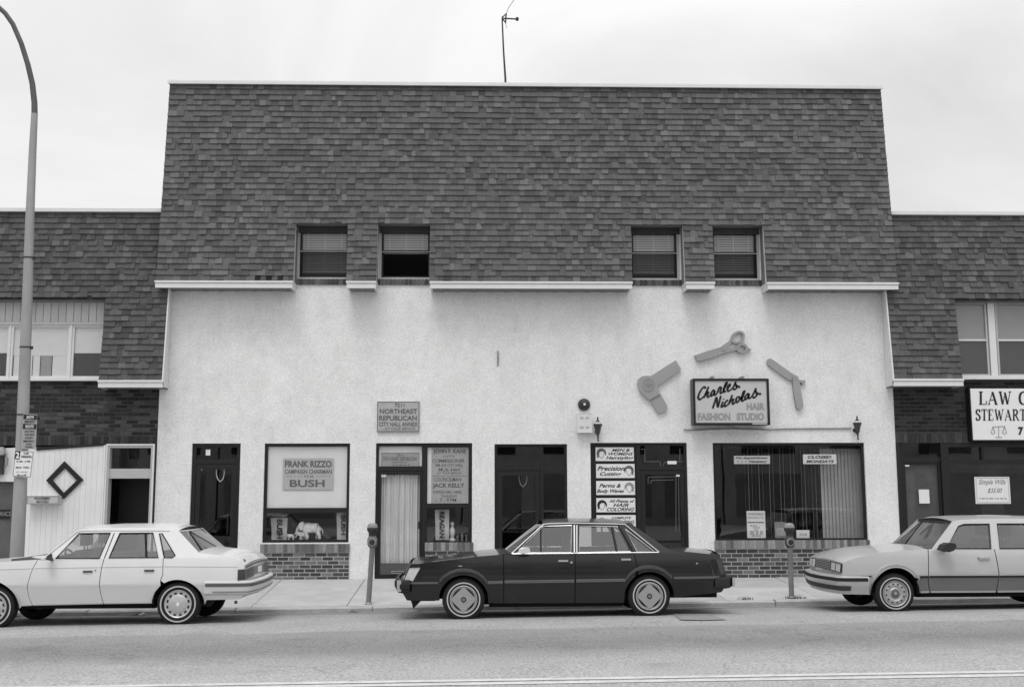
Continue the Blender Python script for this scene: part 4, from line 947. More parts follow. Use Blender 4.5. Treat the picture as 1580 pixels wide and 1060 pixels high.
def serif(s, px0, py0, px1, py1, Y, M, parent):
    tot = sum(SER[c][0] + .1 for c in s) - .1; x = 0
    to = lambda u, v: at(lerp(px0, px1, u / tot), lerp(py1, py0, v), Y)
    for c in s:
        q = MB()
        for k in SER[c][1]:
            if k[0] == 'c':
                S_ = spline([(a, b, 0) for a, b in k[1]], 4); n = len(S_); A, B = [], []
                for i, p in enumerate(S_):
                    d = (S_[min(i + 1, n - 1)] - S_[max(i - 1, 0)]).normalized(); nn = Vector((-d.y, d.x, 0)); w_ = lerp(.04, .115, abs(d.y))
                    A.append(to(x + p.x + nn.x * w_, p.y + nn.y * w_)); B.append(to(x + p.x - nn.x * w_, p.y - nn.y * w_))
                q.grid([A, B])
            else:
                (a, b), (c_, d), w_ = k; w_ *= 1.35; dx, dy = c_ - a, d - b; l = math.hypot(dx, dy)
                if abs(dy) > abs(dx): P = [(a - w_ / 2, b), (a + w_ / 2, b), (c_ + w_ / 2, d), (c_ - w_ / 2, d)]
                else: P = [(a, b - w_ / 2), (c_, d - w_ / 2), (c_, d + w_ / 2), (a, b + w_ / 2)]
                q.quad(*[to(x + u, v) for u, v in P])
        x += SER[c][0] + .1
        if q.v: q.build('letter', M, parent)
serif('LAW O', 1510.5, 604.5, 1588, 623.8, -.204, INK, LB); serif('STEWART', 1505.5, 631.8, 1583, 648.3, -.204, INK, LB); text('7', 1571, 658.6, 1579, 671.4, -.204, INK, LB, .06)
q = MB(); Yb = -.204
for pl in ([(1541, 657), (1541, 674)], [(1532, 658.5), (1550, 657.5)], [(1536, 674.5), (1546, 674.5)], [(1532, 658.5), (1529.5, 667)], [(1532, 658.5), (1535, 667)], [(1550, 657.5), (1547, 667)], [(1550, 657.5), (1553, 667)], [(1529, 667), (1532, 669.5), (1535.5, 667)], [(1546.5, 667), (1550, 669.5), (1553.5, 667)]):
    q.tube([at(x, y, Yb) for x, y in pl], .006, 4)
q.build('scales_emblem', INKL, LB)
b = board('wills_sign', 'white card with script lettering in the law office window', 'sign', (1504.5, 735.5, 1558.5, 777), .05, PAPER, .006)
ring(MB(), *[v for v in rect(1506.5, 737, 1556.5, 775.5, .05)], .0465, .0485, .006).build('border', INKL, b)
text('Simple Wills', 1510, 739.5, 1552, 749.5, .0475, INKG, b, .0, .4); text('$33.00', 1524, 753, 1546, 761, .0475, INKG, b, .0, .3); text('- --- -- ---- - -- --- --', 1511, 768, 1553, 770, .0475, INKL, b, .01)

# salon ornaments cut from thick board: dryer, scissors, razor
def crop(pts): return [(960 + x / 3.95, 490 + y / 3.95) for x, y in pts]
def cut(parent, name, pts, y0, y1, M=TAN):
    P = [at(x, y, y0) for x, y in crop(pts)]; return MB().prism_y([(p.x, p.z) for p in P], y0, y1).build(name, M, parent)
def ell(cx, cy, rx, ry, n=24, rot=0):
    return [(cx + rx * math.cos(a) * math.cos(rot) - ry * math.sin(a) * math.sin(rot), cy + rx * math.cos(a) * math.sin(rot) + ry * math.sin(a) * math.cos(rot)) for a in [2 * math.pi * i / n for i in range(n)]]
def hoop(parent, name, c, rx, ry, ix, iy, y0, y1, rot):
    O = [at(*p, y0) for p in crop(ell(*c, rx, ry, 28, rot))]; I = [at(*p, y0) for p in crop(ell(*c, ix, iy, 28, rot))]; n = 28
    V = [(p.x, y, p.z) for y in (y0, y1) for p in O + I]; fs = []
    for i in range(n):
        j = (i + 1) % n
        fs += [(i, j, n + j, n + i), (2 * n + i, 3 * n + i, 3 * n + j, 2 * n + j), (i, 2 * n + i, 2 * n + j, j), (n + i, n + j, 3 * n + j, 3 * n + i)]
    return MB().add(V, fs).build(name, TAN, parent)
hd = thing('hair_dryer_cutout', 'grey cutout hair dryer fixed to the white wall', 'ornament', at(1000, 636, -.07), 'salon tool cutouts on the wall')
cut(hd, 'nozzle', [(150, 372), (322, 262), (330, 264), (358, 312), (355, 322), (215, 415)], -.065, -.001); cut(hd, 'handle', [(172, 497), (232, 462), (275, 538), (274, 556), (262, 572), (232, 585), (218, 580), (205, 562)], -.06, -.001)
cut(hd, 'body', [(95, 398), (100, 375), (120, 358), (150, 353), (185, 360), (208, 385), (214, 412), (230, 466), (164, 503), (110, 450)], -.085, -.001)
hoop(hd, 'grille_ring', (160, 410), 40, 40, 36, 36, -.092, -.084, 0)
for k in range(6):
    a = rad(k * 30); MB().tube([at(*p, -.088) for p in crop([(160 + 34 * math.cos(a), 410 + 34 * math.sin(a)), (160 - 34 * math.cos(a), 410 - 34 * math.sin(a))])], .005, 4).build('grille_bar', TAN, hd)
sc = thing('scissors_cutout', 'grey cutout scissors fixed to the white wall above the sign', 'ornament', at(1115, 556, -.07), 'salon tool cutouts on the wall')
cut(sc, 'blade', [(440, 232), (455, 226), (540, 198), (600, 180), (655, 140), (668, 128), (680, 142), (650, 175), (640, 200), (560, 228), (480, 255), (458, 250)], -.05, -.001); cut(sc, 'blade', [(452, 252), (470, 240), (560, 212), (620, 192), (700, 182), (702, 198), (620, 218), (545, 246), (480, 264), (458, 264)], -.075, -.02)
hoop(sc, 'finger_ring', (706, 120), 46, 36, 31, 23, -.065, -.001, rad(-35)); hoop(sc, 'finger_ring', (732, 187), 36, 31, 21, 17, -.08, -.02, rad(10)); cut(sc, 'finger_rest', [(760, 182), (788, 193), (786, 201), (758, 196)], -.06, -.02); cut(sc, 'pivot', ell(620, 192, 11, 11, 12), -.085, -.03)
rz = thing('razor_cutout', 'grey cutout straight razor fixed to the white wall', 'ornament', at(1230, 632, -.07), 'salon tool cutouts on the wall')
cut(rz, 'handle', [(1040, 362), (1055, 348), (1072, 360), (1085, 410), (1105, 530), (1100, 552), (1082, 562), (1064, 552), (1050, 480), (1043, 420)], -.075, -.001); cut(rz, 'blade', [(882, 272), (886, 256), (902, 248), (915, 254), (1050, 350), (1050, 372), (1030, 384), (1005, 374), (890, 290)], -.05, -.001); cut(rz, 'tang', [(1080, 380), (1112, 380), (1120, 388), (1112, 398), (1098, 410), (1094, 396), (1080, 394)], -.06, -.001); cut(rz, 'rivet', ell(1056, 366, 8, 8, 12), -.082, -.03)

# alarm bell, box, lanterns, conduit, roof aerial
bl = thing('alarm_bell', 'round dark alarm bell above the white alarm box', 'bell', at(901, 634, -.1))
MB().lathe([(0, -.135), (.02, -.135), (.022, -.12), (.05, -.115), (.09, -.09), (.113, -.05), (.117, -.03), (.11, -.03), (.05, 0)], at(901, 624.5, 0), 'y', 28).build('gong', DMETAL, bl, smooth=40); MB().lathe([(0, -.142), (.022, -.14), (.024, -.13)], at(901, 624.5, 0), 'y', 14).build('nut', WHITE, bl)
bx = thing('alarm_box', 'white louvred alarm box under the round bell', 'box', at(902, 668, -.1)); x0, x1, z0, z1 = rect(891, 638, 913.5, 667, -.14)
MB().box(x0, x1, -.14, -.001, z0, z1).build('case', WHITE, bx); ring(MB(), x0 - .006, x1 + .006, z0 - .006, z1 + .006, -.146, -.12, .014).build('lid_edge', WHITE, bx)
for i in range(2):
    for j in range(2):
        for k in range(2): MB().box(lerp(x0, x1, .18 + .38 * i), lerp(x0, x1, .42 + .38 * i), -.144, -.139, lerp(z0, z1, .22 + .5 * j + .07 * k), lerp(z0, z1, .245 + .5 * j + .07 * k)).build('louvre', METAL, bx)
for px, py, lab in ((922.5, 661, 'small black wall lantern beside the alarm box'), (1323, 659, 'small black wall lantern at the end of the conduit')):
    o = at(px, py, -.14); t_ = thing('wall_lantern', lab, 'lantern', (o.x, 0, o.z - .2), 'wall lanterns on the stucco')
    MB().lathe([(.0, -.12), (.028, -.11), (.045, -.07), (.055, -.02), (.078, .055), (.078, .06), (.0, .06)], o, 'z', 6).build('cage', mat('lantern_glass', .06, .25), t_); MB().lathe([(.088, .06), (.085, .075), (.05, .12), (.02, .15), (.012, .19), (.02, .2), (0, .22)], o, 'z', 6).build('cap', DMETAL, t_); MB().lathe([(.052, .072), (.078, .062), (.074, .1), (.05, .118)], o, 'z', 6).build('lens', mat('lantern_lens', .6, .3), t_)
    MB().tube([o + Vector((0, 0, -.1)), o + Vector((0, 0, -.2)), o + Vector((.004, 0, -.24))], [.022, .012, .018], 8).build('finial', DMETAL, t_); MB().tube([o + Vector((0, .0, -.08)), o + Vector((0, .07, -.12)), o + Vector((0, .135, -.06))], .012, 6).build('arm', DMETAL, t_); MB().lathe([(0, 0), (.045, 0), (.045, .02), (0, .02)], (o.x, -.022, o.z - .05), 'y', 12).build('wall_plate', DMETAL, t_)
cd_ = thing('conduit', 'thin dark conduit running from the light box sign to the lantern', 'conduit', at(1185, 662, -.02))
MB().tube([at(x, y, -.02) for x, y in ((1055, 662.5), (1075, 663.5), (1100, 662.2), (1130, 661.5), (1180, 662.6), (1220, 661.2), (1313, 660.5))], .014, 6).build('pipe', METAL, cd_, smooth=60)
MB().tube([at(1127, 656, -.1), at(1127, 662, -.02)], .012, 6).build('drop', METAL, cd_)
an = thing('roof_aerial', 'thin television aerial mast standing on the roof', 'aerial', at(780, 128, 1.2)); Ya = 1.2
MB().tube([at(780.5, 150, Ya), at(779.8, 122, Ya), at(777, 80, Ya), at(774.8, 30, Ya)], [.022, .022, .018, .015], 6).build('mast', DMETAL, an); MB().tube([at(777, 29, Ya), at(798, 30, Ya)], .016, 6).build('boom', DMETAL, an); MB().lathe([(0, -.04), (.035, -.03), (.035, .03), (0, .04)], at(798, 30, Ya), 'y', 8).build('boom_end', DMETAL, an)
MB().tube([at(781, 22, Ya), at(785, 12, Ya), at(792, 2, Ya), at(797, -6, Ya)], .008, 5).build('rod', METAL, an); MB().tube([at(774.5, 28, Ya), at(781, 21.5, Ya), at(780, 36, Ya), at(775, 29, Ya)], .022, 6).build('rotator', DMETAL, an); MB().tube([at(780, 36, Ya), at(782, 44, Ya)], .006, 5).build('guy_stub', METAL, an)
nl = thing('wall_bracket', 'thin rusty bracket stub on the white wall above the middle', 'bracket', at(768, 565, 0)); MB().tube([at(768, 541, -.03), at(768.5, 552, -.03), at(768, 565, -.01)], [.012, .018, .01], 6).build('stub', METAL, nl)

# ------------------------------------------------------------------ street lamp with parking signs, meters
YP = -2.55
def pole_pt(px, py): return at(px, py, YP)
base = pole_pt(25.5, 900); base.z = walk_z(base.x, YP)
lp = thing('street_lamp', 'tall grey street lamp pole curving out at the left edge', 'street lamp', base)
ptsP = [(24.5, 890), (26, 860), (31, 760), (35.5, 640), (41.5, 480), (46, 340), (50.5, 230), (53.3, 176)]
rp = [.112, .110, .104, .094, .083, .071, .061, .053]
P = [pole_pt(*p) for p in ptsP]; P[0] = Vector((P[1].x - .01, YP, base.z))
MB().tube(P, rp, 20).build('pole', GALV, lp, smooth=60)
MB().lathe([(.18, 0), (.18, .03), (.14, .05), (.13, .10), (.112, .12)], base, 'z', 20).build('base_plate', GALV, lp, smooth=30)
arm = [(53.3, 178), (53.2, 160), (50, 130), (43, 100), (33, 68), (20, 38), (8, 21), (-4, 10), (-30, -8), (-75, -32), (-120, -45)]
MB().tube([pole_pt(*p) for p in arm], [.051, .049, .047, .045, .043, .041, .04, .04, .04, .04, .04], 14).build('arm', mat('weathered_arm', .10, .6, .2, 4, metal=.2), lp, smooth=60)
hdp = pole_pt(-150, -50); MB().lathe([(0, .10), (.12, .08), (.2, 0), (.16, -.08), (0, -.12)], hdp, 'z', 16, .5).build('lamp_head', METAL, lp, smooth=60)
for y in (398, 536, 640): c = pole_pt(poly_at([(176, 53.3), (340, 46), (480, 41.5), (640, 35.5), (760, 31)], y), y); r_ = poly_at([(176, .054), (340, .072), (480, .084), (640, .095)], y); MB().lathe([(r_, -.012), (r_ + .008, -.01), (r_ + .008, .01), (r_, .012)], c, 'z', 16).build('band', DMETAL, lp); MB().box(c.x + r_, c.x + r_ + .03, c.y - .02, c.y + .02, c.z - .03, c.z + .02).build('buckle', DMETAL, lp)
YSn = YP - .13
def slant(pts, y0, th, name, M, parent):
    P = [at(x, y, y0) for x, y in pts]; return MB().prism_y([(p.x, p.z) for p in P], y0, y0 + th).build(name, M, parent)
sn = thing('emergency_route_sign', 'dark and grey snow route sign strapped to the lamp pole', 'sign', at(44, 693, YSn))
slant([(36, 637.5), (57.5, 639.5), (55, 693), (32, 692.5)], YSn, .006, 'panel', mat('sign_grey', .34, .5, .08, 10), sn); slant([(36.5, 639), (57, 640.5), (56.6, 647.5), (36, 646.5)], YSn - .004, .003, 'stripe', INK, sn); slant([(35.6, 653.5), (56.2, 654.5), (55.8, 662), (35, 661.5)], YSn - .004, .003, 'stripe', INK, sn)
for s, bx, M_ in (('SNOW', (41, 641.2, 52.5, 645.8), PAPER), ('EMERGENCY', (38, 648.5, 54.5, 652.2), INK), ('ROUTE', (39.5, 655.5, 52, 660.2), PAPER), ('NO PKG', (38, 664, 53, 667), INK), ('THE SIDE', (37.5, 669, 53, 672), INK), ('IN SNOW', (38.5, 674, 51, 677), INK), ('EMERGENCY', (36, 679, 53, 682), INK), ('FOR', (40, 684, 49, 686.5), INK), ('TOWING', (38.5, 688, 50, 691), INK)): text(s, *bx, YSn - .0055, M_, sn, .02)
pk = thing('parking_sign', 'white two hour parking sign below the snow route sign', 'sign', at(36, 737, YSn))
slant([(24, 694.5), (51, 696), (52, 697.5), (47.3, 735), (45.8, 736.8), (20, 735), (19, 733), (22.5, 696)], YSn, .006, 'panel', PAPER, pk); slant([(23.5, 695.5), (31.5, 696), (30.3, 708.5), (21.8, 708)], YSn - .004, .003, 'stripe', INK, pk)
q = MB()
for a, b in zip([(24, 695.3), (51.2, 697), (46.8, 735.8), (19.8, 734)], [(51.2, 697), (46.8, 735.8), (19.8, 734), (24, 695.3)]): q.tube([at(*a, YSn - .002), at(*b, YSn - .002)], .004, 4)
q.build('border', INKG, pk)
for s, bx, M_, bo in (('2', (24, 697.2, 30, 706.8), PAPER, .04), ('HR', (36.5, 698, 45, 701), INK, .02), ('PARKING', (33, 702.5, 48.5, 706.3), INK, .03), ('8 AM - 6 PM', (25.5, 710.3, 46.5, 713), INK, .02), ('MON  THRU', (24.5, 719.5, 45, 722.5), INK, .02), ('SAT - SUN EXC', (24.5, 727, 43, 729), INK, .0), ('<---->', (26, 731.3, 41, 734), INK, .05)): text(s, *bx, YSn - .0055, M_, pk, bo)

def meter(lab, bpx, bpy, tpx, tpy, headtone):
    Y = CURBY + .30; b0 = at(bpx, bpy, Y); b0.z = walk_z(b0.x, Y); t0 = at(tpx, tpy, Y); t_ = thing('parking_meter', lab, 'parking meter', b0, 'parking meters on the kerb')
    ax = (t0 - b0); H_ = ax.length; ax.normalize(); k = H_ / 1.28
    MB().tube([b0 + ax * 0, b0 + ax * (.90 * k)], .042, 14).build('post', mat('meter_post', .20, .6, .2, 6), t_, smooth=60); MB().lathe([(.065, 0), (.065, .012), (.05, .03), (.045, .03)], b0, 'z', 14).build('collar', METAL, t_)
    hb = b0 + ax * (.88 * k)
    MB().lathe([(.045, 0), (.05, .01), (.075, .04), (.082, .10), (.08, .15), (.066, .17), (.06, .19)], hb, 'z', 18, .72).build('vault', mat('meter_body' + lab[:5], headtone, .5, .2, 10), t_, smooth=50)
    MB().lathe([(.06, .19), (.062, .25), (.085, .275), (.09, .30), (.088, .325)], hb, 'z', 18, .72).build('housing', mat('meter_housing', .045, .5), t_, smooth=50)
    MB().lathe([(.086, .325), (.084, .35), (.07, .385), (.04, .40), (0, .405)], hb, 'z', 18, .72).build('dome', mat('meter_dome', .26, .35, .1, 10), t_, smooth=60)
    MB().lathe([(.0, -.008), (.03, -.008), (.035, 0)], hb + Vector((0, -.068, .095)), 'y', 14).build('coin_lock', DMETAL, t_); MB().lathe([(.045, -.006), (.062, -.006), (.066, .02), (.04, .02)], hb + Vector((0, -.062, .095)), 'y', 18).build('dial_ring', METAL, t_)
meter('leaning parking meter in front of the curtained office door', 568.5, 929.5, 577, 806.5, .16)
meter('upright parking meter in front of the salon window', 1221.5, 925.5, 1218, 810.5, .06)
wd_ = bpy.data.objects
def weeds(lab, px, py, n, sp, rnd):
    Y = CURBY + .22; c = at(px, py, Y); q = MB()
    for i in range(n):
        x = c.x + rnd.gauss(0, sp); y = Y + rnd.gauss(0, .03); z = walk_z(x, y); h = rnd.uniform(.02, .07); dx = rnd.uniform(-.03, .03); q.add([(x - .004, y, z), (x + .004, y, z), (x + dx, y + rnd.uniform(-.02, .02), z + h)], [(0, 1, 2)])
    return q.build('weed_tuft', mat('weed', .10, .8), None, label=lab, cat='weeds', group='weed tufts along the kerb')
weeds('tuft of weeds at the foot of the upright parking meter', 1226, 926, 90, .09, random.Random(1)); weeds('tuft of weeds between the black sedan and the upright meter', 1150, 926.5, 50, .05, random.Random(2))
rl = random.Random(6)
for px, py, lab in ((206, 944, 'flat white litter scrap under the white sedan door'), (222, 941.5, 'second pale litter scrap under the white sedan'), (24, 955, 'pale crumpled litter behind the white sedan front wheel'), (545, 943, 'pale litter scrap in the gutter left of the black sedan'), (640, 945, 'pale litter scrap under the black sedan nose')):
    p = at(px, py, CURBY - .12); p.z = road_zz(p.x, p.y) + .005; pts = [(p.x + rl.uniform(-.08, .08), p.y + rl.uniform(-.04, .04), p.z + rl.uniform(0, .05)) for _ in range(7)]
    pts[0] = (p.x - .1, p.y, p.z); pts[1] = (p.x + .1, p.y, p.z); MB().add(pts, [(0, 1, 2), (0, 2, 3), (1, 2, 4), (2, 3, 4), (0, 3, 5), (1, 4, 6), (3, 4, 5)]).build('litter_scrap', mat('litter', .5, .9), None, label=lab, cat='litter', group='litter in the gutter')

# ------------------------------------------------------------------ cars
CGLASS = glass('car_glass', .72, 1.8)
CGLASSD = glass('car_glass_dim', .5, 1.8)
SEAT = mat('car_seat_cloth', .07, .9, .15, 20)
LENS = mat('clear_lens', .55, .15, .1, 30, spec=.6); LENSD = mat('dark_lens', .035, .2, spec=.6)
WWALL = mat('whitewall', .48, .7, .1, 12); HUB = mat('hubcap_steel', .42, .35, .08, 20, metal=.5); HUBD = mat('hubcap_slot', .03, .6)
def arc(c, r, a0, a1, n=16, ry=None):
    ry = r if ry is None else ry
    return [(c[0] + r * math.cos(rad(lerp(a0, a1, i / n))), c[1] - ry * math.sin(rad(lerp(a0, a1, i / n)))) for i in range(n + 1)]
class Car:
    def __init__(s, name, label, ys, width, wheels, paint, rocker, belt):
        s.ys, s.w = ys, width; s.yc = ys + width / 2; s.paint = paint
        c = at(*wheels[0], ys); d = at(*wheels[1], ys); s.wc = (c, d); s.px_r = F / (c - CAM).dot(_f)
        s.R = s.zr = at(*rocker, ys).z; s.zb = at(*belt, ys).z; s.x0 = s.x1 = None
        s.o = thing(name, label, 'car', ((c.x + d.x) / 2, s.yc, road_zz((c.x + d.x) / 2, ys)), 'cars parked along the kerb')
    ra, rd = .07, .22
    def ends(s, pf, pr): s.x0 = at(*pf, s.ys).x; s.x1 = at(*pr, s.ys).x
    def side(s, x, z):                                  # inward offset of the body side
        t = (z - s.zr) / (s.zb - s.zr)
        i = poly_at([(-.5, .16), (0, .085), (.12, .062), (.40, .010), (.44, 0), (.60, .002), (.72, .008), (.9, .022), (1.0, .036), (1.15, .075), (1.4, .14)], t)
        for e in (x - s.x0, s.x1 - x):
            if e < s.rd: i += s.ra * (1 - max(e, 0) / s.rd) ** 2
        return i
    def L(s, px, py): p = at(px, py, s.ys); return (p.x, p.z)
    def skin(s, name, poly, M, out=0.0, far=True, step=.06, flange=.014, parent=None):
        """panel traced in side view, wrapped over the curved body side, on the near and far flank"""
        P = [s.L(*p) for p in poly]; bm = bmesh.new(); vs = [bm.verts.new((x, 0, z)) for x, z in P]
        for t in tessellate_polygon([[Vector((x, z, 0)) for x, z in P]]):
            try: bm.faces.new([vs[i] for i in t])
            except ValueError: pass
        xa, xb = min(p[0] for p in P), max(p[0] for p in P); za, zb_ = min(p[1] for p in P), max(p[1] for p in P)
        k = int((xb - xa) / step)
        for i in range(1, k + 1): bmesh.ops.bisect_plane(bm, geom=bm.verts[:] + bm.edges[:] + bm.faces[:], plane_co=(xa + (xb - xa) * i / (k + 1), 0, 0), plane_no=(1, 0, 0))
        k = int((zb_ - za) / .045)
        for i in range(1, k + 1): bmesh.ops.bisect_plane(bm, geom=bm.verts[:] + bm.edges[:] + bm.faces[:], plane_co=(0, 0, za + (zb_ - za) * i / (k + 1)), plane_no=(0, 0, 1))
        bmesh.ops.remove_doubles(bm, verts=bm.verts, dist=.0005)
        for v in bm.verts: v.co.y = s.side(v.co.x, v.co.z) - out
        if flange:
            be = [e for e in bm.edges if e.is_boundary]; r = bmesh.ops.extrude_edge_only(bm, edges=be)
            for g in r['geom']:
                if isinstance(g, bmesh.types.BMVert): g.co.y += flange
        bm.verts.index_update(); V = [v.co.copy() for v in bm.verts]; Fs = [tuple(v.index for v in f.verts) for f in bm.faces]; bm.free()
        a = MB().add([(v.x, s.ys + v.y, v.z) for v in V], Fs).build(name, M, parent or s.o, smooth=35)
        if far: MB().add([(v.x, s.ys + s.w - v.y, v.z) for v in V], Fs).build(name, M, s.o, smooth=35)
        return a
    def gy(s, z): return .036 + max(0, z - s.zb) * .40     # greenhouse leans in
    def G(s, px, py):                                       # image point on the leaning side-glass plane
        co = (0, s.ys + .036, s.zb); no = Vector((0, 1, -.40)).normalized(); return atp(px, py, co, no)
    def mir(s, p): return Vector((p[0], 2 * s.yc - p[1], p[2]))
    def across(s, name, line, M, crown=.02, bow=0.0, inset=0.0, n=14, plane='S', vr=(-1, 1), out=None, smooth=60, parent=None, pw=2):
        """surface swept from a near-side line to its mirror: hood, roof, boot lid, windscreen, nose"""
        rows = []
        for p in line:
            if plane == 'G': q = s.G(*p); y = q.y - s.ys
            else: x, z = s.L(*p); q = Vector((x, 0, z)); y = s.side(x, z)
            y += inset; hw = s.w / 2 - y; row = []
            for j in range(n + 1):
                v = lerp(vr[0], vr[1], j / n); k = 1 - abs(v) ** pw
                row.append((q.x + bow * k + (out or 0), s.yc + hw * v, q.z + crown * k))
            rows.append(row)
        return MB().grid(rows).build(name, M, parent or s.o, smooth=smooth)
    def frame(s, outer, holes, M, name='cabin_side'):
        O = [s.G(*p) for p in outer]; H = [[s.G(*p) for p in h] for h in holes]
        loops = [O] + H; flat = [p for l in loops for p in l]
        tris = tessellate_polygon([[Vector((p.x, p.z, 0)) for p in l] for l in loops]); fs = [tuple(t) for t in tris]
        n = len(flat); back = [p + Vector((0, .03, 0)) for p in flat]; k = 0; rim = []
        for l in loops:
            m_ = len(l); rim += [(k + i, k + (i + 1) % m_, k + (i + 1) % m_ + n, k + i + n) for i in range(m_)]; k += m_
        V = flat + back; fs2 = fs + [tuple(i + n for i in f) for f in fs] + rim
        MB().add(V, fs2).build(name, M, s.o); MB().add([s.mir(p) for p in V], fs2).build(name, M, s.o)
    def pane(s, poly, M=None, name='side_window'):
        P = [s.G(*p) + Vector((0, .014, 0)) for p in poly]; fs = [tuple(t) for t in tessellate_polygon([[Vector((p.x, p.z, 0)) for p in P]])]
        MB().add(P, fs).build(name, M or CGLASS, s.o); MB().add([s.mir(p) for p in P], fs).build(name, M or CGLASS, s.o)
    def trim(s, line, M, r=.010, name='chrome_trim', closed=False, dy=-.004):
        P = [s.G(*p) + Vector((0, dy, 0)) for p in line]; MB().tube(P, r, 6, closed=closed).build(name, M, s.o); MB().tube([s.mir(p) for p in P], r, 6, closed=closed).build(name, M, s.o)
    def strip(s, line, M, h=.03, out=.012, name='side_moulding', far=True):
        pts = []
        for (a, b) in zip(line, line[1:]):
            n = max(1, int(abs(b[0] - a[0]) / 6))
            for i in range(n): pts.append((lerp(a[0], b[0], i / n), lerp(a[1], b[1], i / n)))
        pts.append(line[-1]); rows = [[], [], [], []]
        for p in pts:
            x, z = s.L(*p); y = s.side(x, z)
            for k, (dz, o_) in enumerate(((-h / 2, -.002), (-h / 2.6, out), (h / 2.6, out), (h / 2, -.002))): rows[k].append((x, y - o_, z + dz))
        MB().grid([[(x, s.ys + y, z) for x, y, z in r] for r in rows]).build(name, M, s.o, smooth=30)
        if far: MB().grid([[(x, s.ys + s.w - y, z) for x, y, z in r] for r in rows]).build(name, M, s.o, smooth=30)
    def ribbon(s, line, wd=.012, depth=.016):
        for sg in (0, 1):
            q = MB()
            for a, b in zip(line, line[1:]):
                for i in range(5):
                    p0 = s.L(lerp(a[0], b[0], i / 5), lerp(a[1], b[1], i / 5)); p1 = s.L(lerp(a[0], b[0], (i + 1) / 5), lerp(a[1], b[1], (i + 1) / 5)); y0 = s.side(*p0) + depth; y1 = s.side(*p1) + depth
                    Y0, Y1 = (s.ys + y0, s.ys + y1) if not sg else (s.ys + s.w - y0, s.ys + s.w - y1)
                    q.quad((p0[0] - wd, Y0, p0[1]), (p0[0] + wd, Y0, p0[1]), (p1[0] + wd, Y1, p1[1]), (p1[0] - wd, Y1, p1[1]))
            q.build('door_seam', BLACK, s.o)
    def liner(s, pts):
        P = [s.L(*p) for p in pts]
        for f in (0, 1):
            Y = [s.ys + .02, s.ys + .34] if not f else [s.ys + s.w - .02, s.ys + s.w - .34]
            MB().grid([[(x, y, z) for x, z in P] for y in Y]).add([(x, Y[1], z) for x, z in P], [tuple(range(len(P)))]).build('wheel_liner', BLACK, s.o)
    def bumper(s, name, pts, prof, M, wrap, corner=.09, front=True, bow=.07, out=0.0):
        """prof: (outward, z) section swept round the end of the car; pts: x of the corner on the near flank"""
        x = pts; sg = -1 if front else 1; path = []
        path.append((x - sg * wrap, s.ys + .02, 0, -1)); path.append((x - sg * .14, s.ys + .025, 0, -1))
        for i in range(5):
            a = rad(90 * i / 4); path.append((x - sg * .12 + sg * .12 * math.sin(a), s.ys + .025 + .10 * (1 - math.cos(a)), math.sin(a) * sg, -math.cos(a)))
        for i in range(1, 12):
            v = -1 + 2 * i / 12; path.append((x + sg * bow * (1 - v * v), s.yc + (s.w / 2 - .125) * v, sg, 0))
        path += [(a, 2 * s.yc - b, c, -d) for a, b, c, d in reversed(path[:7])]
        rows = [[(a + c * o_, b + d * o_, z) for a, b, c, d in path] for o_, z in prof]
        return MB().grid(rows).build(name, M, s.o, smooth=40)
    def wheel(s, c, r, style, ring, far):
        y0 = s.ys + .035; sy = 1
        if far: y0 = s.ys + s.w - .035; sy = -1
        cz = c.z - (.03 if far else 0); C_ = (c.x, y0, cz)
        T = lambda pr: [(a, b * sy) for a, b in pr]
        ty = MB().lathe(T([(r * .60, .02), (r * .66, .004), (r * .80, 0), (r * .93, .012), (r * .99, .03), (r, .06), (r, .13), (r * .98, .16), (r * .9, .185), (r * .6, .19)]), C_, 'y', 40).build('tyre', RUBBER, s.o, smooth=40)
        MB().lathe(T([(ring * .925, -.0015), (ring * .925, -.0045), (ring, -.0045), (ring, -.0005)]), C_, 'y', 40).build('whitewall', WWALL, ty, smooth=40)
        rr = r * .62
        if style == 'star':
            MB().lathe(T([(rr * .86, .006), (rr * .94, .004), (rr * 1.02, .002), (rr * 1.04, -.004), (rr * .98, -.008), (rr * .94, .0)]), C_, 'y', 40).build('hubcap', HUB, ty, smooth=40)
            MB().lathe(T([(0, .012), (rr * .95, .012)]), C_, 'y', 40).build('hubcap_recess', HUBD, ty)
            P = []
            for k in range(60):
                a = 2 * math.pi * k / 60; q = math.radians((math.degrees(a) % 90) - 45); rd = rr * min(.88, .69 / math.cos(q)); P.append((c.x + rd * math.cos(a), cz + rd * math.sin(a)))
            MB().prism_y(P, y0 - .008 * sy, y0 + .004 * sy).build('star_plate', HUB, ty)
            MB().lathe(T([(0, -.018), (rr * .17, -.018), (rr * .2, -.008)]), C_, 'y', 20).build('hub_emblem', HUBD, ty); MB().lathe(T([(rr * .05, -.020), (rr * .10, -.020)]), C_, 'y', 12).build('emblem_ring', HUB, ty)
        elif style == 'slots':
            MB().lathe(T([(0, -.006), (rr * .6, -.004), (rr * .66, .002), (rr * .70, .006), (rr * .92, .004), (rr * 1.0, -.006), (rr * 1.03, .004)]), C_, 'y', 40).build('hubcap', mat('hubcap_pale', .5, .4, .1, 20, metal=.3), ty, smooth=30)
            for k in range(12):
                a0 = rad(30 * k + 15); P = []
                for rd, sg in ((.74, 1), (.74, -1), (.88, -1), (.88, 1)): a = a0 + sg * rad(7.5); P.append((c.x + rr * rd * math.cos(a), y0 + .001 * sy, cz + rr * rd * math.sin(a)))
                MB().add(P, [(0, 1, 2, 3)]).build('slot', HUBD, ty)
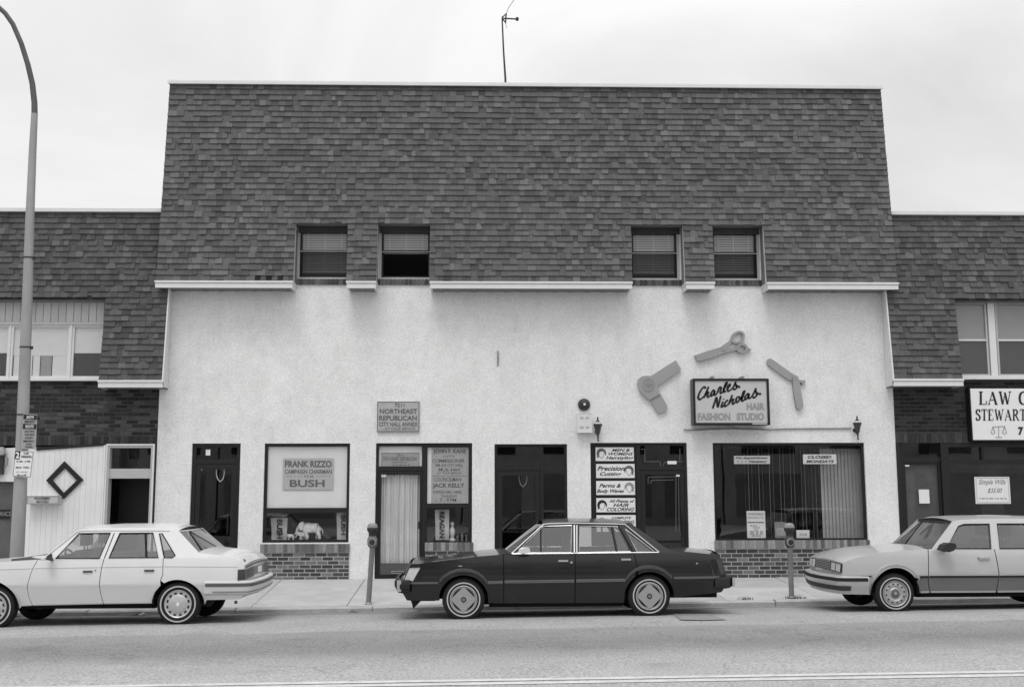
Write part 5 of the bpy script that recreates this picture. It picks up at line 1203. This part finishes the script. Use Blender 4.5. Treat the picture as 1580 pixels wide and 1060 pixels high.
            MB().add([(c.x, y0 - .009 * sy, cz + .035), (c.x + .028, y0 - .009 * sy, cz), (c.x, y0 - .009 * sy, cz - .035), (c.x - .028, y0 - .009 * sy, cz)], [(0, 1, 2, 3)]).build('hub_emblem', PAPER, ty)
        else:
            MB().lathe(T([(0, .012), (rr * .30, .012), (rr * .36, .0), (rr * .48, .014), (rr * .62, .002), (rr * .86, .006), (rr * .93, .02), (rr * .97, .004), (rr * 1.04, -.004)]), C_, 'y', 40).build('rim', mat('painted_steel_wheel', .40, .4, .1, 20, metal=.3), ty, smooth=30)
            for k in range(12):
                a = rad(30 * k + 10); MB().lathe([(0, 0), (rr * .075, 0)], (c.x + rr * .74 * math.cos(a), y0 + .0005 * sy, cz + rr * .74 * math.sin(a)), 'y', 10).build('wheel_hole', HUBD, ty)
            MB().lathe(T([(rr * .10, -.012), (rr * .30, -.004), (rr * .34, .004)]), C_, 'y', 24).build('centre_cap', mat('dull_cap', .12, .5), ty); MB().lathe(T([(0, -.016), (rr * .12, -.014)]), C_, 'y', 12).build('hub_nut', HUB, ty)
    def interior(s, fx, rx, dash, z_seat):
        """fx, rx: px of the front and rear seat backs; dash: px of the dashboard"""
        X = lambda p: at(p, 850, s.yc).x
        zf = s.zr + .06
        MB().box(s.x0 + .55, s.x1 - .55, s.ys + .14, s.ys + s.w - .14, zf, zf + .06).build('cabin_floor', BLACK, s.o)
        for yy in (s.ys + .24, s.ys + s.w - .24 - .5):
            q = MB(); xb = X(fx); zt_ = s.zb + .10
            q.add([(xb - .14, yy, zf + .3), (xb, yy, zf + .3), (xb + .16, yy, zt_), (xb + .06, yy, zt_), (xb - .14, yy + .5, zf + .3), (xb, yy + .5, zf + .3), (xb + .16, yy + .5, zt_), (xb + .06, yy + .5, zt_)], [(0, 1, 2, 3), (7, 6, 5, 4), (0, 4, 5, 1), (1, 5, 6, 2), (2, 6, 7, 3), (3, 7, 4, 0)])
            st_ = q.build('front_seat', SEAT, s.o); MB().box(xb - .55, xb, yy, yy + .5, zf + .06, zf + .34).build('cushion', SEAT, st_)
            h = MB(); h.box(xb + .09, xb + .17, yy + .10, yy + .40, zt_ + .06, zt_ + .22); h.tube([(xb + .12, yy + .18, zt_ - .02), (xb + .13, yy + .18, zt_ + .07)], .008, 6); h.tube([(xb + .12, yy + .32, zt_ - .02), (xb + .13, yy + .32, zt_ + .07)], .008, 6); h.build('headrest', SEAT, st_)
        xr = X(rx); q = MB(); yy, ye = s.ys + .2, s.ys + s.w - .2
        q.add([(xr - .1, yy, zf + .3), (xr + .05, yy, zf + .3), (xr + .22, yy, s.zb + .06), (xr + .1, yy, s.zb + .06), (xr - .1, ye, zf + .3), (xr + .05, ye, zf + .3), (xr + .22, ye, s.zb + .06), (xr + .1, ye, s.zb + .06)], [(0, 1, 2, 3), (7, 6, 5, 4), (0, 4, 5, 1), (1, 5, 6, 2), (2, 6, 7, 3), (3, 7, 4, 0)]); q.build('rear_seat', SEAT, s.o)
        xd = X(dash); MB().box(xd - .30, xd + .10, s.ys + .14, s.ys + s.w - .14, s.zb - .30, s.zb - .01).build('dashboard', SEAT, s.o)
        cs = Vector((xd + .45, s.ys + .45, s.zb - .06)); nrm = Vector((.85, 0, .5)).normalized(); u_ = Vector((0, 1, 0)); v_ = nrm.cross(u_)
        MB().tube([cs + (u_ * math.cos(a) + v_ * math.sin(a)) * .19 for a in [2 * math.pi * i / 20 for i in range(20)]], .014, 6, closed=True).build('steering_wheel', RUBBER, s.o)
    def underbody(s, arch_pts):
        MB().box(s.wc[0].x + .36, s.wc[1].x - .36, s.ys + .20, s.ys + s.w - .20, s.zr - .06, s.zr).build('floor_pan', BLACK, s.o)
        MB().box(s.wc[0].x - .2, s.wc[1].x + .2, s.ys + .35, s.ys + s.w - .35, s.zr - .04, s.zb - .22).build('underbody', BLACK, s.o)
        xa, xb = s.wc[0].x + .40, s.wc[1].x - .40
        MB().box(xa, xb, s.ys + .16, s.ys + s.w - .16, s.zr - .05, s.zr + .05).build('sill_pan', BLACK, s.o)
        MB().box(s.x0 + .12, s.wc[0].x - .40, s.ys + .16, s.ys + s.w - .16, s.zr + .03, s.zr + .10).build('front_pan', BLACK, s.o); MB().box(s.wc[1].x + .40, s.x1 - .12, s.ys + .16, s.ys + s.w - .16, s.zr + .06, s.zr + .13).build('rear_pan', BLACK, s.o)
        for c in s.wc: MB().tube([(c.x, s.ys + .15, c.z), (c.x, s.ys + s.w - .15, c.z - .03)], .045, 8).build('axle', BLACK, s.o)

# --- black sedan ---------------------------------------------------
YC = -5.04
BPAINT = mat('black_car_paint', .012, .3, .1, 2, coat=.7, spec=.25)
A = Car('parked_car', 'black four door sedan with bright window trim in the middle', YC, 1.78, ((715.2, 925), (1002.7, 919.8)), BPAINT, (850, 931), (850, 854))
A.ends((619, 900), (1122, 890))
archF = arc((715.2, 925), 38, -3, 183, 20); archR = arc((1002.7, 920), 38, -2, 182, 20); kR = 13
A.skin('front_fender', [(634, 870), (648, 869.5), (688, 864.5), (742, 858), (776.3, 855.3), (776.6, 880), (776.8, 931.5)] + [(754, 931)] + archF + [(676.5, 927), (627, 927), (619.5, 914), (619, 897), (623, 895.5), (628, 881)], BPAINT)
A.skin('front_door', [(777.8, 855.2), (887, 853.8), (887.2, 931), (778, 931.5)], BPAINT)
ar = [p for p in archR]; cutk = next(i for i, p in enumerate(archR) if p[0] < 980)
A.skin('rear_door', [(888.2, 853.8), (978, 853.2), (983, 873)] + archR[cutk:] + [(964, 930.5), (888.4, 931)], BPAINT)
A.skin('quarter_panel', [(979.2, 853.2), (1016, 851.6), (1036, 850.5), (1064, 851.5), (1111, 856.5), (1114, 862), (1121, 885), (1122, 905), (1115, 914), (1042, 922)] + archR[:cutk] + [(984, 873)], BPAINT)
A.ribbon([(777.2, 856), (777.4, 931)]); A.ribbon([(887.6, 855), (887.8, 930)]); A.ribbon([(978.6, 854), (983.5, 873)])
A.across('bonnet', [(634, 870), (648, 869.5), (688, 864.5), (742, 858), (776.3, 855.3), (792, 854.2)], BPAINT, .025)
A.across('nose_panel', [(619, 897), (623, 895.5), (628, 881), (634, 870)], mat('grille_black', .03, .4), .01, -.05)
for v in range(-5, 6): A.across('grille_bar', [(622, 894), (628, 880), (632.5, 872.5)], CHROME if v in (-5, 5) else HUBD, .01, -.05, vr=(v * .09 - .006, v * .09 + .006), n=1, out=-.006)
A.across('boot_lid', [(1034, 850.5), (1064, 851.5), (1111, 856.5)], BPAINT, .03); A.across('tail_panel', [(1111, 856.5), (1114, 862), (1121, 885), (1122, 905), (1115, 914)], BPAINT, .03, .05)
A.across('tail_light', [(1115, 864), (1120.3, 884)], LENSD, .03, .05, vr=(-.95, -.45), n=4, out=.008); A.across('tail_light', [(1115, 864), (1120.3, 884)], LENSD, .03, .05, vr=(.45, .95), n=4, out=.008)
A.skin('tail_lamp_wrap', [(1105, 862), (1113.5, 863), (1120.5, 885), (1112, 886)], LENSD, .006)
rail = [(838, 808), (848, 806.3), (880, 805), (915, 805.2), (950, 806.5), (966, 808), (979, 811.5)]
win1 = [(796.5, 852.3), (838.3, 811.8), (882, 810.5), (881, 852.3)]; win2 = [(893.5, 852), (894.5, 811.5), (952, 812.5), (973, 851)]; win3 = [(964.5, 816), (1009, 850.3), (983, 850.8)]
A.frame([(787, 855)] + rail + [(1036, 850.5), (1016, 852)], [win1, win2, win3], BPAINT)
A.pane([(796.5, 852.3), (834, 815.8), (834, 852.3)]); A.pane([(835.8, 814.2), (838.3, 811.8), (882, 810.5), (881, 852.3), (835.8, 852.3)]); A.pane([(893.5, 852), (894.5, 811.5), (943, 812.3), (951, 851.3)]); A.pane([(945, 812.4), (952, 812.5), (973, 851), (953, 851.3)]); A.pane(win3)
A.trim([(834.6, 815), (834.6, 852)], FRAME, .012, 'vent_bar'); A.trim([(944, 812.4), (952, 851.3)], FRAME, .014, 'vent_bar'); A.trim([(955, 813), (976.5, 851)], RUBBER, .016, 'door_pillar_seal')
A.trim([(789, 854), (838.5, 808.8), (849, 807.6), (880, 806.8), (950, 808), (964.5, 809), (1017, 851.5)], CHROME, .010); A.trim([(790, 854), (850, 853.6), (1016, 851.8)], CHROME, .008); A.trim(win1, CHROME, .007, closed=True); A.trim(win2, CHROME, .007, closed=True); A.trim(win3, CHROME, .008, closed=True); A.trim([(886, 810), (886, 853)], CHROME, .017); A.trim([(890, 810), (890, 853)], CHROME, .012)
A.across('roof', rail, BPAINT, .04, plane='G'); A.across('windscreen', [(790, 853.5), (838, 809.3)], CGLASS, .0, -.10, plane='G', inset=.03, parent=None); A.across('rear_window', [(979, 812), (1034, 849.5)], CGLASSD, .0, .06, plane='G', inset=.05)
A.across('cowl', [(776, 855.2), (792, 853.5)], BPAINT, .02, -.06)
for c, far_ in ((0, 0), (1, 0), (0, 1), (1, 1)): A.wheel(A.wc[c], .300, 'star', .236, far_)
A.liner(archF); A.liner(archR); A.underbody(None); A.interior(868, 955, 800, 0)
A.strip([(752.5, 898.5), (776, 898)], mat('grey_moulding', .11, .5), .045); A.strip([(778.5, 897.5), (886, 896.2)], mat('grey_moulding'), .045); A.strip([(889, 896), (965, 894.8)], mat('grey_moulding'), .045); A.strip([(1040, 891.5), (1110, 890.5)], mat('grey_moulding'), .035); A.strip([(624, 899.5), (676, 899)], mat('grey_moulding'), .03)
A.strip([(678, 897), (684, 890), (694, 883.5), (705, 880.3), (715, 879.5), (726, 880.5), (738, 884.5), (746, 891), (751.5, 898)], mat('arch_flare', .07, .4), .05, .010, 'arch_flare'); A.strip([(966, 894), (972, 885.5), (982, 878.5), (992, 875.5), (1003, 874.5), (1014, 876), (1025, 880.5), (1033, 887), (1037, 891)], mat('arch_flare'), .05, .010, 'arch_flare')
zt_, zl = A.L(619, 894.5)[1], A.L(619, 915)[1]
A.bumper('front_bumper', A.L(617, 900)[0], [(.0, zt_), (.04, zt_), (.05, zt_ - .02), (.05, zl + .03), (.03, zl), (.0, zl)], mat('bumper_black', .02, .45), .02, bow=.06)
MB().box(A.L(612.5, 900)[0], A.L(619.5, 900)[0], YC + .005, YC + .14, zl + .02, zt_ - .005).build('bumper_cap', CHROME, A.o); A.bumper('bumper_strip', A.L(617, 900)[0], [(.05, zt_ - .06), (.062, zt_ - .065), (.062, zl + .06), (.05, zl + .055)], RUBBER, .0, bow=.07)
zt_, zl = A.L(1122, 890.5)[1], A.L(1122, 908)[1]
A.bumper('rear_bumper', A.L(1127, 895)[0], [(-.02, zt_), (.03, zt_), (.04, zt_ - .02), (.04, zl + .02), (.0, zl)], mat('bumper_black', .02, .45), .22, front=False, bow=.05); MB().box(A.L(1131, 900)[0], A.L(1135, 900)[0], YC + .03, YC + .16, zl + .03, zt_ - .005).build('bumper_cap', CHROME, A.o)
A.skin('headlight', [(631.5, 877), (647.8, 876.3), (637.2, 895.2), (623.5, 895.5)], LENS, .008, flange=.012)
A.strip([(631.5, 876.6), (648, 875.9)], CHROME, .012, .014, 'lamp_bezel'); A.strip([(623, 895.8), (637.5, 895.6)], CHROME, .012, .014, 'lamp_bezel'); A.strip([(637.2, 895.6), (648, 876.2)], CHROME, .014, .014, 'lamp_bezel')
A.across('headlight', [(624.5, 894), (632, 877)], LENS, .01, -.05, vr=(-.93, -.55), n=4, out=-.012); A.across('headlight', [(624.5, 894), (632, 877)], LENS, .01, -.05, vr=(.55, .93), n=4, out=-.012)
for p0, p1, y in ((861.5, 876.5, 865), (958.5, 973.5, 862.8)): A.strip([(p0, y), (p1, y)], CHROME, .032, .024, 'door_handle')
A.strip([(880, 867.4), (883.5, 867.4)], CHROME, .03, .012, 'lock'); A.strip([(707, 872.6), (713, 873.2)], CHROME, .014, .008, 'fender_badge'); A.strip([(1074, 869), (1077, 869)], CHROME, .02, .006, 'fuel_lock')
def mirror(c, pts, M, out=.13):
    P = [at(x, y, c.ys - .04) for x, y in pts]; V = [(p.x, c.ys - .04, p.z) for p in P] + [(p.x + .03, c.ys - .04 - out, p.z) for p in P]; n = len(P)
    MB().add(V, [tuple(range(n)), tuple(range(2 * n - 1, n - 1, -1))] + [(i, (i + 1) % n, (i + 1) % n + n, i + n) for i in range(n)]).build('door_mirror', M, c.o); cx_, cz_ = sum(p.x for p in P) / n, sum(p.z for p in P) / n
    MB().tube([(cx_, c.ys + .05, cz_ - .05), (cx_, c.ys - .05, cz_)], .022, 8).build('mirror_stalk', M, c.o)
mirror(A, [(799, 853), (801.5, 846), (806, 844.2), (813, 844), (814.5, 849.5), (811, 853)], mat('mirror_pale', .62, .3))
A.skin('air_dam', [(633, 927), (636.5, 941), (645, 932), (650, 927)], RUBBER, -.06, far=False); A.strip([(1098, 873), (1100, 885), (1105, 893), (1107, 902), (1104, 906)], mat('scratch', .35, .8), .006, .013, 'scratch_mark', far=False)
MB().tube([at(772, 851, YC + .5), at(785, 849, YC + .9), at(800, 846, YC + 1.0)], .008, 5).build('wiper', RUBBER, A.o)

# --- white sedan ---------------------------------------------------
WPAINT = mat('white_car_paint', .70, .3, .04, 2, coat=.5)
B = Car('parked_car', 'white four door sedan cut off by the left edge', YC, 1.73, ((-13, 938), (273.4, 932)), WPAINT, (150, 934), (150, 861.5))
B.ends((-108, 905), (378, 890)); B.ra, B.rd = .03, .10
bf = arc((-13, 938), 38.5, -2, 182, 18, 42); br = arc((273.4, 932), 40, -2, 182, 18, 38)
B.skin('front_fender', [(-104, 876), (-60, 872.5), (0, 867.5), (55.8, 864.3), (50, 876), (46.2, 886), (41, 905), (41.5, 920), (45.5, 934)] + [(30, 935)] + bf + [(-54, 937), (-100, 934), (-108, 922), (-108, 896), (-104, 884)], WPAINT)
B.skin('front_door', [(56.9, 864.2), (100, 862.8), (158.6, 861.8), (155, 880), (152.4, 903), (153.5, 918), (156, 932), (46.6, 934.5), (42.3, 920), (42, 905), (47.2, 886), (51, 876)], WPAINT)
ck = next(i for i, p in enumerate(br) if p[0] < 252)
B.skin('rear_door', [(159.8, 861.8), (250.4, 860.8), (250.4, 886), (247, 895)] + br[ck:] + [(233, 931), (157.2, 932), (154.5, 918), (153.6, 903), (156.2, 880)], WPAINT)
B.skin('quarter_panel', [(251.5, 860.8), (272, 860.2), (290, 856), (306, 852.5), (345, 857.5), (368, 863.5), (376.5, 872), (377, 895), (378, 900), (378, 918), (366, 925), (317, 926)] + br[:ck] + [(248, 895.4), (251.5, 886.5)], WPAINT)
B.ribbon([(56.3, 865), (46.7, 886), (41.5, 905), (42, 920), (46, 933)]); B.ribbon([(159.2, 863), (153, 903), (156.6, 931)]); B.ribbon([(251, 862), (251, 886), (247.5, 895)])
B.across('bonnet', [(-104, 876), (-60, 872.5), (0, 867.5), (55.8, 864.3), (72, 862.5)], WPAINT, .03); B.across('nose_panel', [(-108, 922), (-108, 896), (-104, 884), (-104, 876)], WPAINT, .01, -.06)
B.across('headlight', [(-107, 894), (-104.5, 882)], LENS, .01, -.06, vr=(-.92, -.5), n=4, out=-.01); B.across('headlight', [(-107, 894), (-104.5, 882)], LENS, .01, -.06, vr=(.5, .92), n=4, out=-.01); B.across('grille', [(-107, 894), (-104.5, 882)], HUBD, .01, -.06, vr=(-.45, .45), n=6, out=-.01)
B.across('boot_lid', [(304, 852), (345, 857.5), (368, 863.5), (376.5, 872)], WPAINT, .03); B.across('tail_panel', [(376.5, 872), (377, 895), (378, 918), (366, 925)], WPAINT, .03, .03)
TL = mat('tail_lens_ribbed', .045, .3, spec=.6)
for v0, v1 in ((-.98, -.42), (.42, .98)):
    for k in range(5): B.across('tail_light', [(377, 879.2 + k * 3.0), (377, 881.6 + k * 3.0)], TL, .03, .03, vr=(v0, v1), n=6, out=.012)
    B.across('tail_light_trim', [(376.8, 877.5), (376.9, 878.8)], CHROME, .03, .03, vr=(v0 - .01, v1 + .01), n=6, out=.018); B.across('tail_light_trim', [(377, 894.2), (377, 895)], CHROME, .03, .03, vr=(v0 - .01, v1 + .01), n=6, out=.018)
B.skin('tail_lamp_wrap', [(367, 878.5), (377.5, 878), (377.8, 894.5), (366.5, 895)], TL, .008, far=True); B.across('plate_recess', [(376.9, 880), (377, 893.5)], mat('plate_recess', .25, .5), 0.03, .03, vr=(-.38, .38), n=4, out=.006); B.across('number_plate', [(376.9, 881.5), (377, 892)], PAPER, 0.03, .03, vr=(-.17, .17), n=2, out=.014); B.across('tail_trim', [(376.4, 873.6), (376.6, 876.4)], mat('tail_band', .12, .4), 0.03, .03, vr=(-.98, .98), n=10, out=.012)
B.across('boot_lock', [(370, 864.8), (373, 868)], mat('boot_badge', .1), .03, .0, vr=(-.82, -.74), n=1, out=.01)
rail = [(119.5, 818.5), (128, 816.5), (166, 814.3), (234, 813.8), (262, 815.8), (275, 818.7)]
w1 = [(86, 861), (122, 822.8), (170.5, 822), (153.5, 861)]; w2 = [(168, 860.3), (185, 822.3), (236, 822), (244.5, 859.8)]; w3 = [(246, 823), (250, 822.8), (270.5, 857), (266, 860), (253.5, 860)]
B.frame([(64, 863.5)] + rail + [(306.5, 852.5), (272, 860.5)], [w1, w2, w3], WPAINT)
B.pane(w1); B.pane(w2); B.pane(w3)
for w_ in (w1, w2, w3): B.trim(w_, RUBBER, .008, 'window_seal', True)
B.trim([(66, 862.5), (119.8, 819.5), (130, 818.3), (166, 818.0), (242, 818), (262, 818.5)], CHROME, .009); B.trim([(224.5, 823), (225.5, 860)], RUBBER, .012, 'vent_bar'); B.trim([(176.5, 822), (161, 861)], RUBBER, .006, 'pillar_gap')
B.across('roof', rail, WPAINT, .045, plane='G'); B.across('windscreen', [(67, 862), (119.5, 819.5)], CGLASS, 0, -.10, plane='G', inset=.03); B.across('rear_window', [(275, 819.5), (305, 851.5)], CGLASSD, 0, .04, plane='G', inset=.045)
B.across('rear_window_trim', [(274, 818.4), (276, 820.4)], CHROME, 0, .04, plane='G', inset=.045, out=.006); B.across('cowl', [(55, 864.4), (72, 862)], WPAINT, .02, -.05)
for c, far_ in ((0, 0), (1, 0), (0, 1), (1, 1)): B.wheel(B.wc[c], .300, 'slots', .248, far_)
B.liner(bf); B.liner(br); B.underbody(None); B.interior(133, 240, 82, 0)
B.strip([(30, 935), (46, 934)], CHROME, .02, .008, 'sill_trim'); B.strip([(47.5, 934), (156, 931.6)], CHROME, .02, .008, 'sill_trim'); B.strip([(158, 931.5), (233, 930.5)], CHROME, .02, .008, 'sill_trim')
B.strip([(-100, 884), (0, 878), (49, 876.3)], WPAINT, .012, .006, 'body_crease'); B.strip([(52, 876.2), (156, 874.5)], WPAINT, .012, .006, 'body_crease'); B.strip([(158, 874.4), (250, 873.3)], WPAINT, .012, .006, 'body_crease'); B.strip([(253, 873.3), (366, 873.8)], WPAINT, .012, .006, 'body_crease')
zt_, zl = B.L(378, 899)[1], B.L(378, 920)[1]
B.bumper('rear_bumper', B.L(384, 905)[0], [(-.03, zt_ + .025), (.02, zt_ + .025), (.035, zt_ + .01), (.035, zt_ - .06), (.02, zl + .04), (-.05, zl)], mat('white_bumper', .62, .4, .05, 4), .62, front=False, bow=.045); B.bumper('bumper_strip', B.L(384, 905)[0], [(.036, zt_ - .005), (.045, zt_ - .01), (.045, zt_ - .045), (.036, zt_ - .05)], mat('bumper_strip', .10, .5), .60, front=False, bow=.045); B.bumper('bumper_crease', B.L(384, 905)[0], [(.028, zl + .075), (.034, zl + .07), (.034, zl + .06), (.026, zl + .055)], mat('grey_edge', .25, .5), .5, front=False, bow=.045)
zt_, zl = B.L(-108, 898)[1], B.L(-108, 920)[1]; B.bumper('front_bumper', B.L(-112, 905)[0], [(-.03, zt_), (.04, zt_), (.05, zt_ - .02), (.05, zl + .02), (0, zl)], mat('white_bumper'), .35, bow=.06)
for p0, p1, y in ((128, 142.5, 881.3), (222.5, 237.5, 879.8)): B.strip([(p0, y + .3), (p1, y)], mat('handle_dark', .05, .4), .024, .018, 'door_handle')
B.strip([(145.8, 879.5), (148, 879.5)], METAL, .02, .01, 'lock'); mirror(B, [(70.5, 862.5), (74, 857), (78.5, 852.5), (81, 855), (81, 862), (79, 864)], mat('dark_mirror', .06, .4), .10); MB().tube([at(57, 863, YC + .7), at(70, 861, YC + .4), at(78, 862, YC + .1)], .012, 6).build('wiper', RUBBER, B.o)
MB().tube([at(362, 929, YC + .4), at(366, 928.5, YC + .4)], .022, 8).build('exhaust', METAL, B.o)

# --- silver sedan --------------------------------------------------
SPAINT = mat('silver_car_paint', .50, .32, .04, 2, coat=.5, metal=.2); SLOW = mat('grey_lower_paint', .19, .4, .05, 3, coat=.3, metal=.2)
C3 = Car('parked_car', 'silver sedan with grey lower sides cut off by the right edge', YC, 1.68, ((1382.9, 915.5), (1659, 910)), SPAINT, (1500, 916), (1500, 848))
C3.ends((1301, 890), (1768, 885))
cf = arc((1382.9, 915.5), 37, -2, 182, 18, 40); cr_ = arc((1659, 910), 37, -2, 182, 18, 40)
C3.skin('front_fender', [(1303, 869), (1310, 865), (1323, 860), (1363, 852.3), (1400, 848.8), (1433, 847), (1432.3, 870), (1432, 889), (1424, 889.5), (1418, 893)] + cf[4:] + [(1345.5, 918), (1303, 917), (1301, 900), (1302, 886)], SPAINT)
C3.skin('lower_fender', [(1424, 890.3), (1432, 890), (1433.5, 900), (1437.5, 913)] + [(1423, 915)] + cf[:4], SLOW)
C3.skin('front_door', [(1434.3, 847), (1470, 846.5), (1535.3, 846.3), (1538, 865), (1541.5, 889), (1433.3, 889), (1433.6, 870)], SPAINT); C3.skin('lower_door', [(1433.4, 890), (1541.6, 890), (1540.5, 913), (1438.7, 913), (1434.7, 900)], SLOW)
C3.skin('rear_door', [(1536.6, 846.3), (1640, 845.8), (1645, 866), (1632, 876), (1624, 888), (1542.9, 889), (1539.4, 865)], SPAINT); C3.skin('lower_door', [(1542.8, 890), (1623, 889), (1621, 912), (1541.8, 913)], SLOW)
C3.skin('quarter_panel', [(1641.2, 845.8), (1690, 845), (1730, 848), (1764, 852), (1768, 866), (1768, 905), (1740, 912), (1697, 912)] + cr_[:16] + [(1624.6, 888), (1633, 876.5), (1646.2, 866)], SPAINT)
C3.ribbon([(1433.6, 848), (1432.8, 889), (1434, 900), (1438.2, 913)]); C3.ribbon([(1536, 848), (1538.7, 865), (1542.2, 889), (1541.2, 913)])
C3.across('bonnet', [(1303, 869), (1310, 865), (1323, 860), (1363, 852.3), (1400, 848.8), (1440, 846.6)], SPAINT, .03, -.03)
C3.across('nose_panel', [(1303, 917), (1301, 900), (1302, 886), (1303, 869)], SPAINT, .03, -.03); C3.across('lamp_band', [(1301.6, 884.5), (1302.6, 870.3)], mat('nose_dark', .05, .4), .02, -.03, vr=(-.99, .99), n=14, out=-.006)
for k in range(5): C3.across('grille_bar', [(1301.8, 882.6 - k * 2.7), (1301.9, 881.6 - k * 2.7)], ALU, .02, -.03, vr=(-.46, .46), n=8, out=-.014)
for v0, v1 in ((-.95, -.74), (-.71, -.50), (.50, .71), (.74, .95)): C3.across('headlight', [(1301.7, 883.3), (1302.5, 871.5)], LENS, .02, -.03, vr=(v0, v1), n=2, out=-.016); C3.across('headlight_rim', [(1301.6, 884.2), (1301.7, 883.2)], CHROME, .02, -.03, vr=(v0, v1), n=2, out=-.02)
zt_, zl = C3.L(1301, 889)[1], C3.L(1301, 917)[1]; C3.bumper('front_bumper', C3.L(1297, 895)[0], [(-.04, zt_ + .01), (.045, zt_ - .005), (.06, zt_ - .04), (.05, zt_ - .12), (.02, zl + .08), (-.01, zl)], SPAINT, .40, bow=.10); C3.bumper('bumper_strip', C3.L(1297, 895)[0], [(.052, zt_ - .02), (.070, zt_ - .03), (.070, zt_ - .06), (.055, zt_ - .07)], RUBBER, .38, bow=.10); C3.bumper('bumper_slot', C3.L(1297, 895)[0], [(.052, zt_ - .135), (.046, zt_ - .15), (.03, zt_ - .19), (.028, zt_ - .2)], mat('slot_dark', .05, .6), .0, bow=.10)
zt_, zl = C3.L(1768, 886)[1], C3.L(1768, 908)[1]; C3.bumper('rear_bumper', C3.L(1771, 895)[0], [(-.03, zt_), (.04, zt_), (.05, zt_ - .03), (.04, zl + .02), (0, zl)], SPAINT, .35, front=False, bow=.05); C3.across('boot_lid', [(1688, 845), (1730, 848), (1764, 852)], SPAINT, .03); C3.across('tail_panel', [(1764, 852), (1768, 866), (1768, 905), (1740, 912)], SPAINT, .0, .04)
C3.across('tail_light', [(1766, 860), (1768, 876)], LENSD, 0, .04, vr=(-.95, -.5), n=4, out=.008); C3.across('tail_light', [(1766, 860), (1768, 876)], LENSD, 0, .04, vr=(.5, .95), n=4, out=.008)
rail = [(1470, 804.5), (1478, 802.2), (1500, 800.6), (1560, 799.8), (1610, 801), (1632, 804.5)]
w1 = [(1460, 846), (1479, 811.5), (1487, 808.6), (1526, 808), (1529, 846)]; w2 = [(1542.5, 846), (1538.5, 808), (1606, 808), (1632, 845.4)]; w3 = [(1614, 811), (1640, 832), (1655, 845), (1639, 845.3)]
C3.frame([(1438, 847.5)] + rail + [(1692, 845.5), (1640, 846.5)], [w1, w2, w3], SPAINT)
for w_ in (w1, w2, w3): C3.pane(w_); C3.trim(w_, RUBBER, .009, 'window_seal', True)
C3.across('roof', rail, SPAINT, .04, plane='G'); C3.across('windscreen', [(1440, 846), (1470, 806)], CGLASS, 0, -.12, plane='G', inset=.03); C3.across('rear_window', [(1632, 805.5), (1690, 844.5)], CGLASSD, 0, .05, plane='G', inset=.045); C3.across('windscreen_trim', [(1469, 807), (1471, 804.8)], RUBBER, .005, -.12, plane='G', inset=.03, out=-.004); C3.across('cowl', [(1430, 847.2), (1441, 846)], mat('cowl_dark', .05), .02, -.10)
for c, far_ in ((0, 0), (1, 0), (0, 1), (1, 1)): C3.wheel(C3.wc[c], .282, 'steel', .222, far_)
C3.liner(cf); C3.liner(cr_); C3.underbody(None); C3.interior(1520, 1620, 1452, 0)
C3.strip([(1304, 891), (1345, 889)], RUBBER, .02, .008, 'side_moulding'); C3.strip([(1420, 889.8), (1432, 889.7)], RUBBER, .03, .012); C3.strip([(1434, 889.6), (1541, 889.3)], RUBBER, .03, .012); C3.strip([(1543.5, 889.3), (1623, 888.8)], RUBBER, .03, .012)
C3.strip([(1424, 914), (1437, 913.5)], ALU, .03, .008, 'sill_trim'); C3.strip([(1439, 913.5), (1540, 913)], ALU, .03, .008, 'sill_trim'); C3.strip([(1543, 913), (1620, 912)], ALU, .03, .008, 'sill_trim')
C3.strip([(1345.5, 902), (1350, 889), (1359, 877.5), (1370, 872), (1383, 870.2), (1396, 872.3), (1408, 879), (1415, 887), (1419, 894)], SPAINT, .035, .012, 'arch_flare')
C3.strip([(1510, 861), (1527, 860.6)], CHROME, .035, .03, 'door_handle'); C3.strip([(1610, 860.4), (1626, 860.2)], CHROME, .03, .02, 'door_handle'); mirror(C3, [(1445, 848), (1449, 840), (1456, 836.5), (1465, 837.5), (1467, 843), (1463, 848.5), (1456, 851)], mat('black_plastic', .03, .5), .13)
MB().tube([at(1384, 839, YC + 1.2), at(1400, 838.5, YC + .9), at(1413, 843, YC + .5)], .012, 6).build('wiper', RUBBER, C3.o)
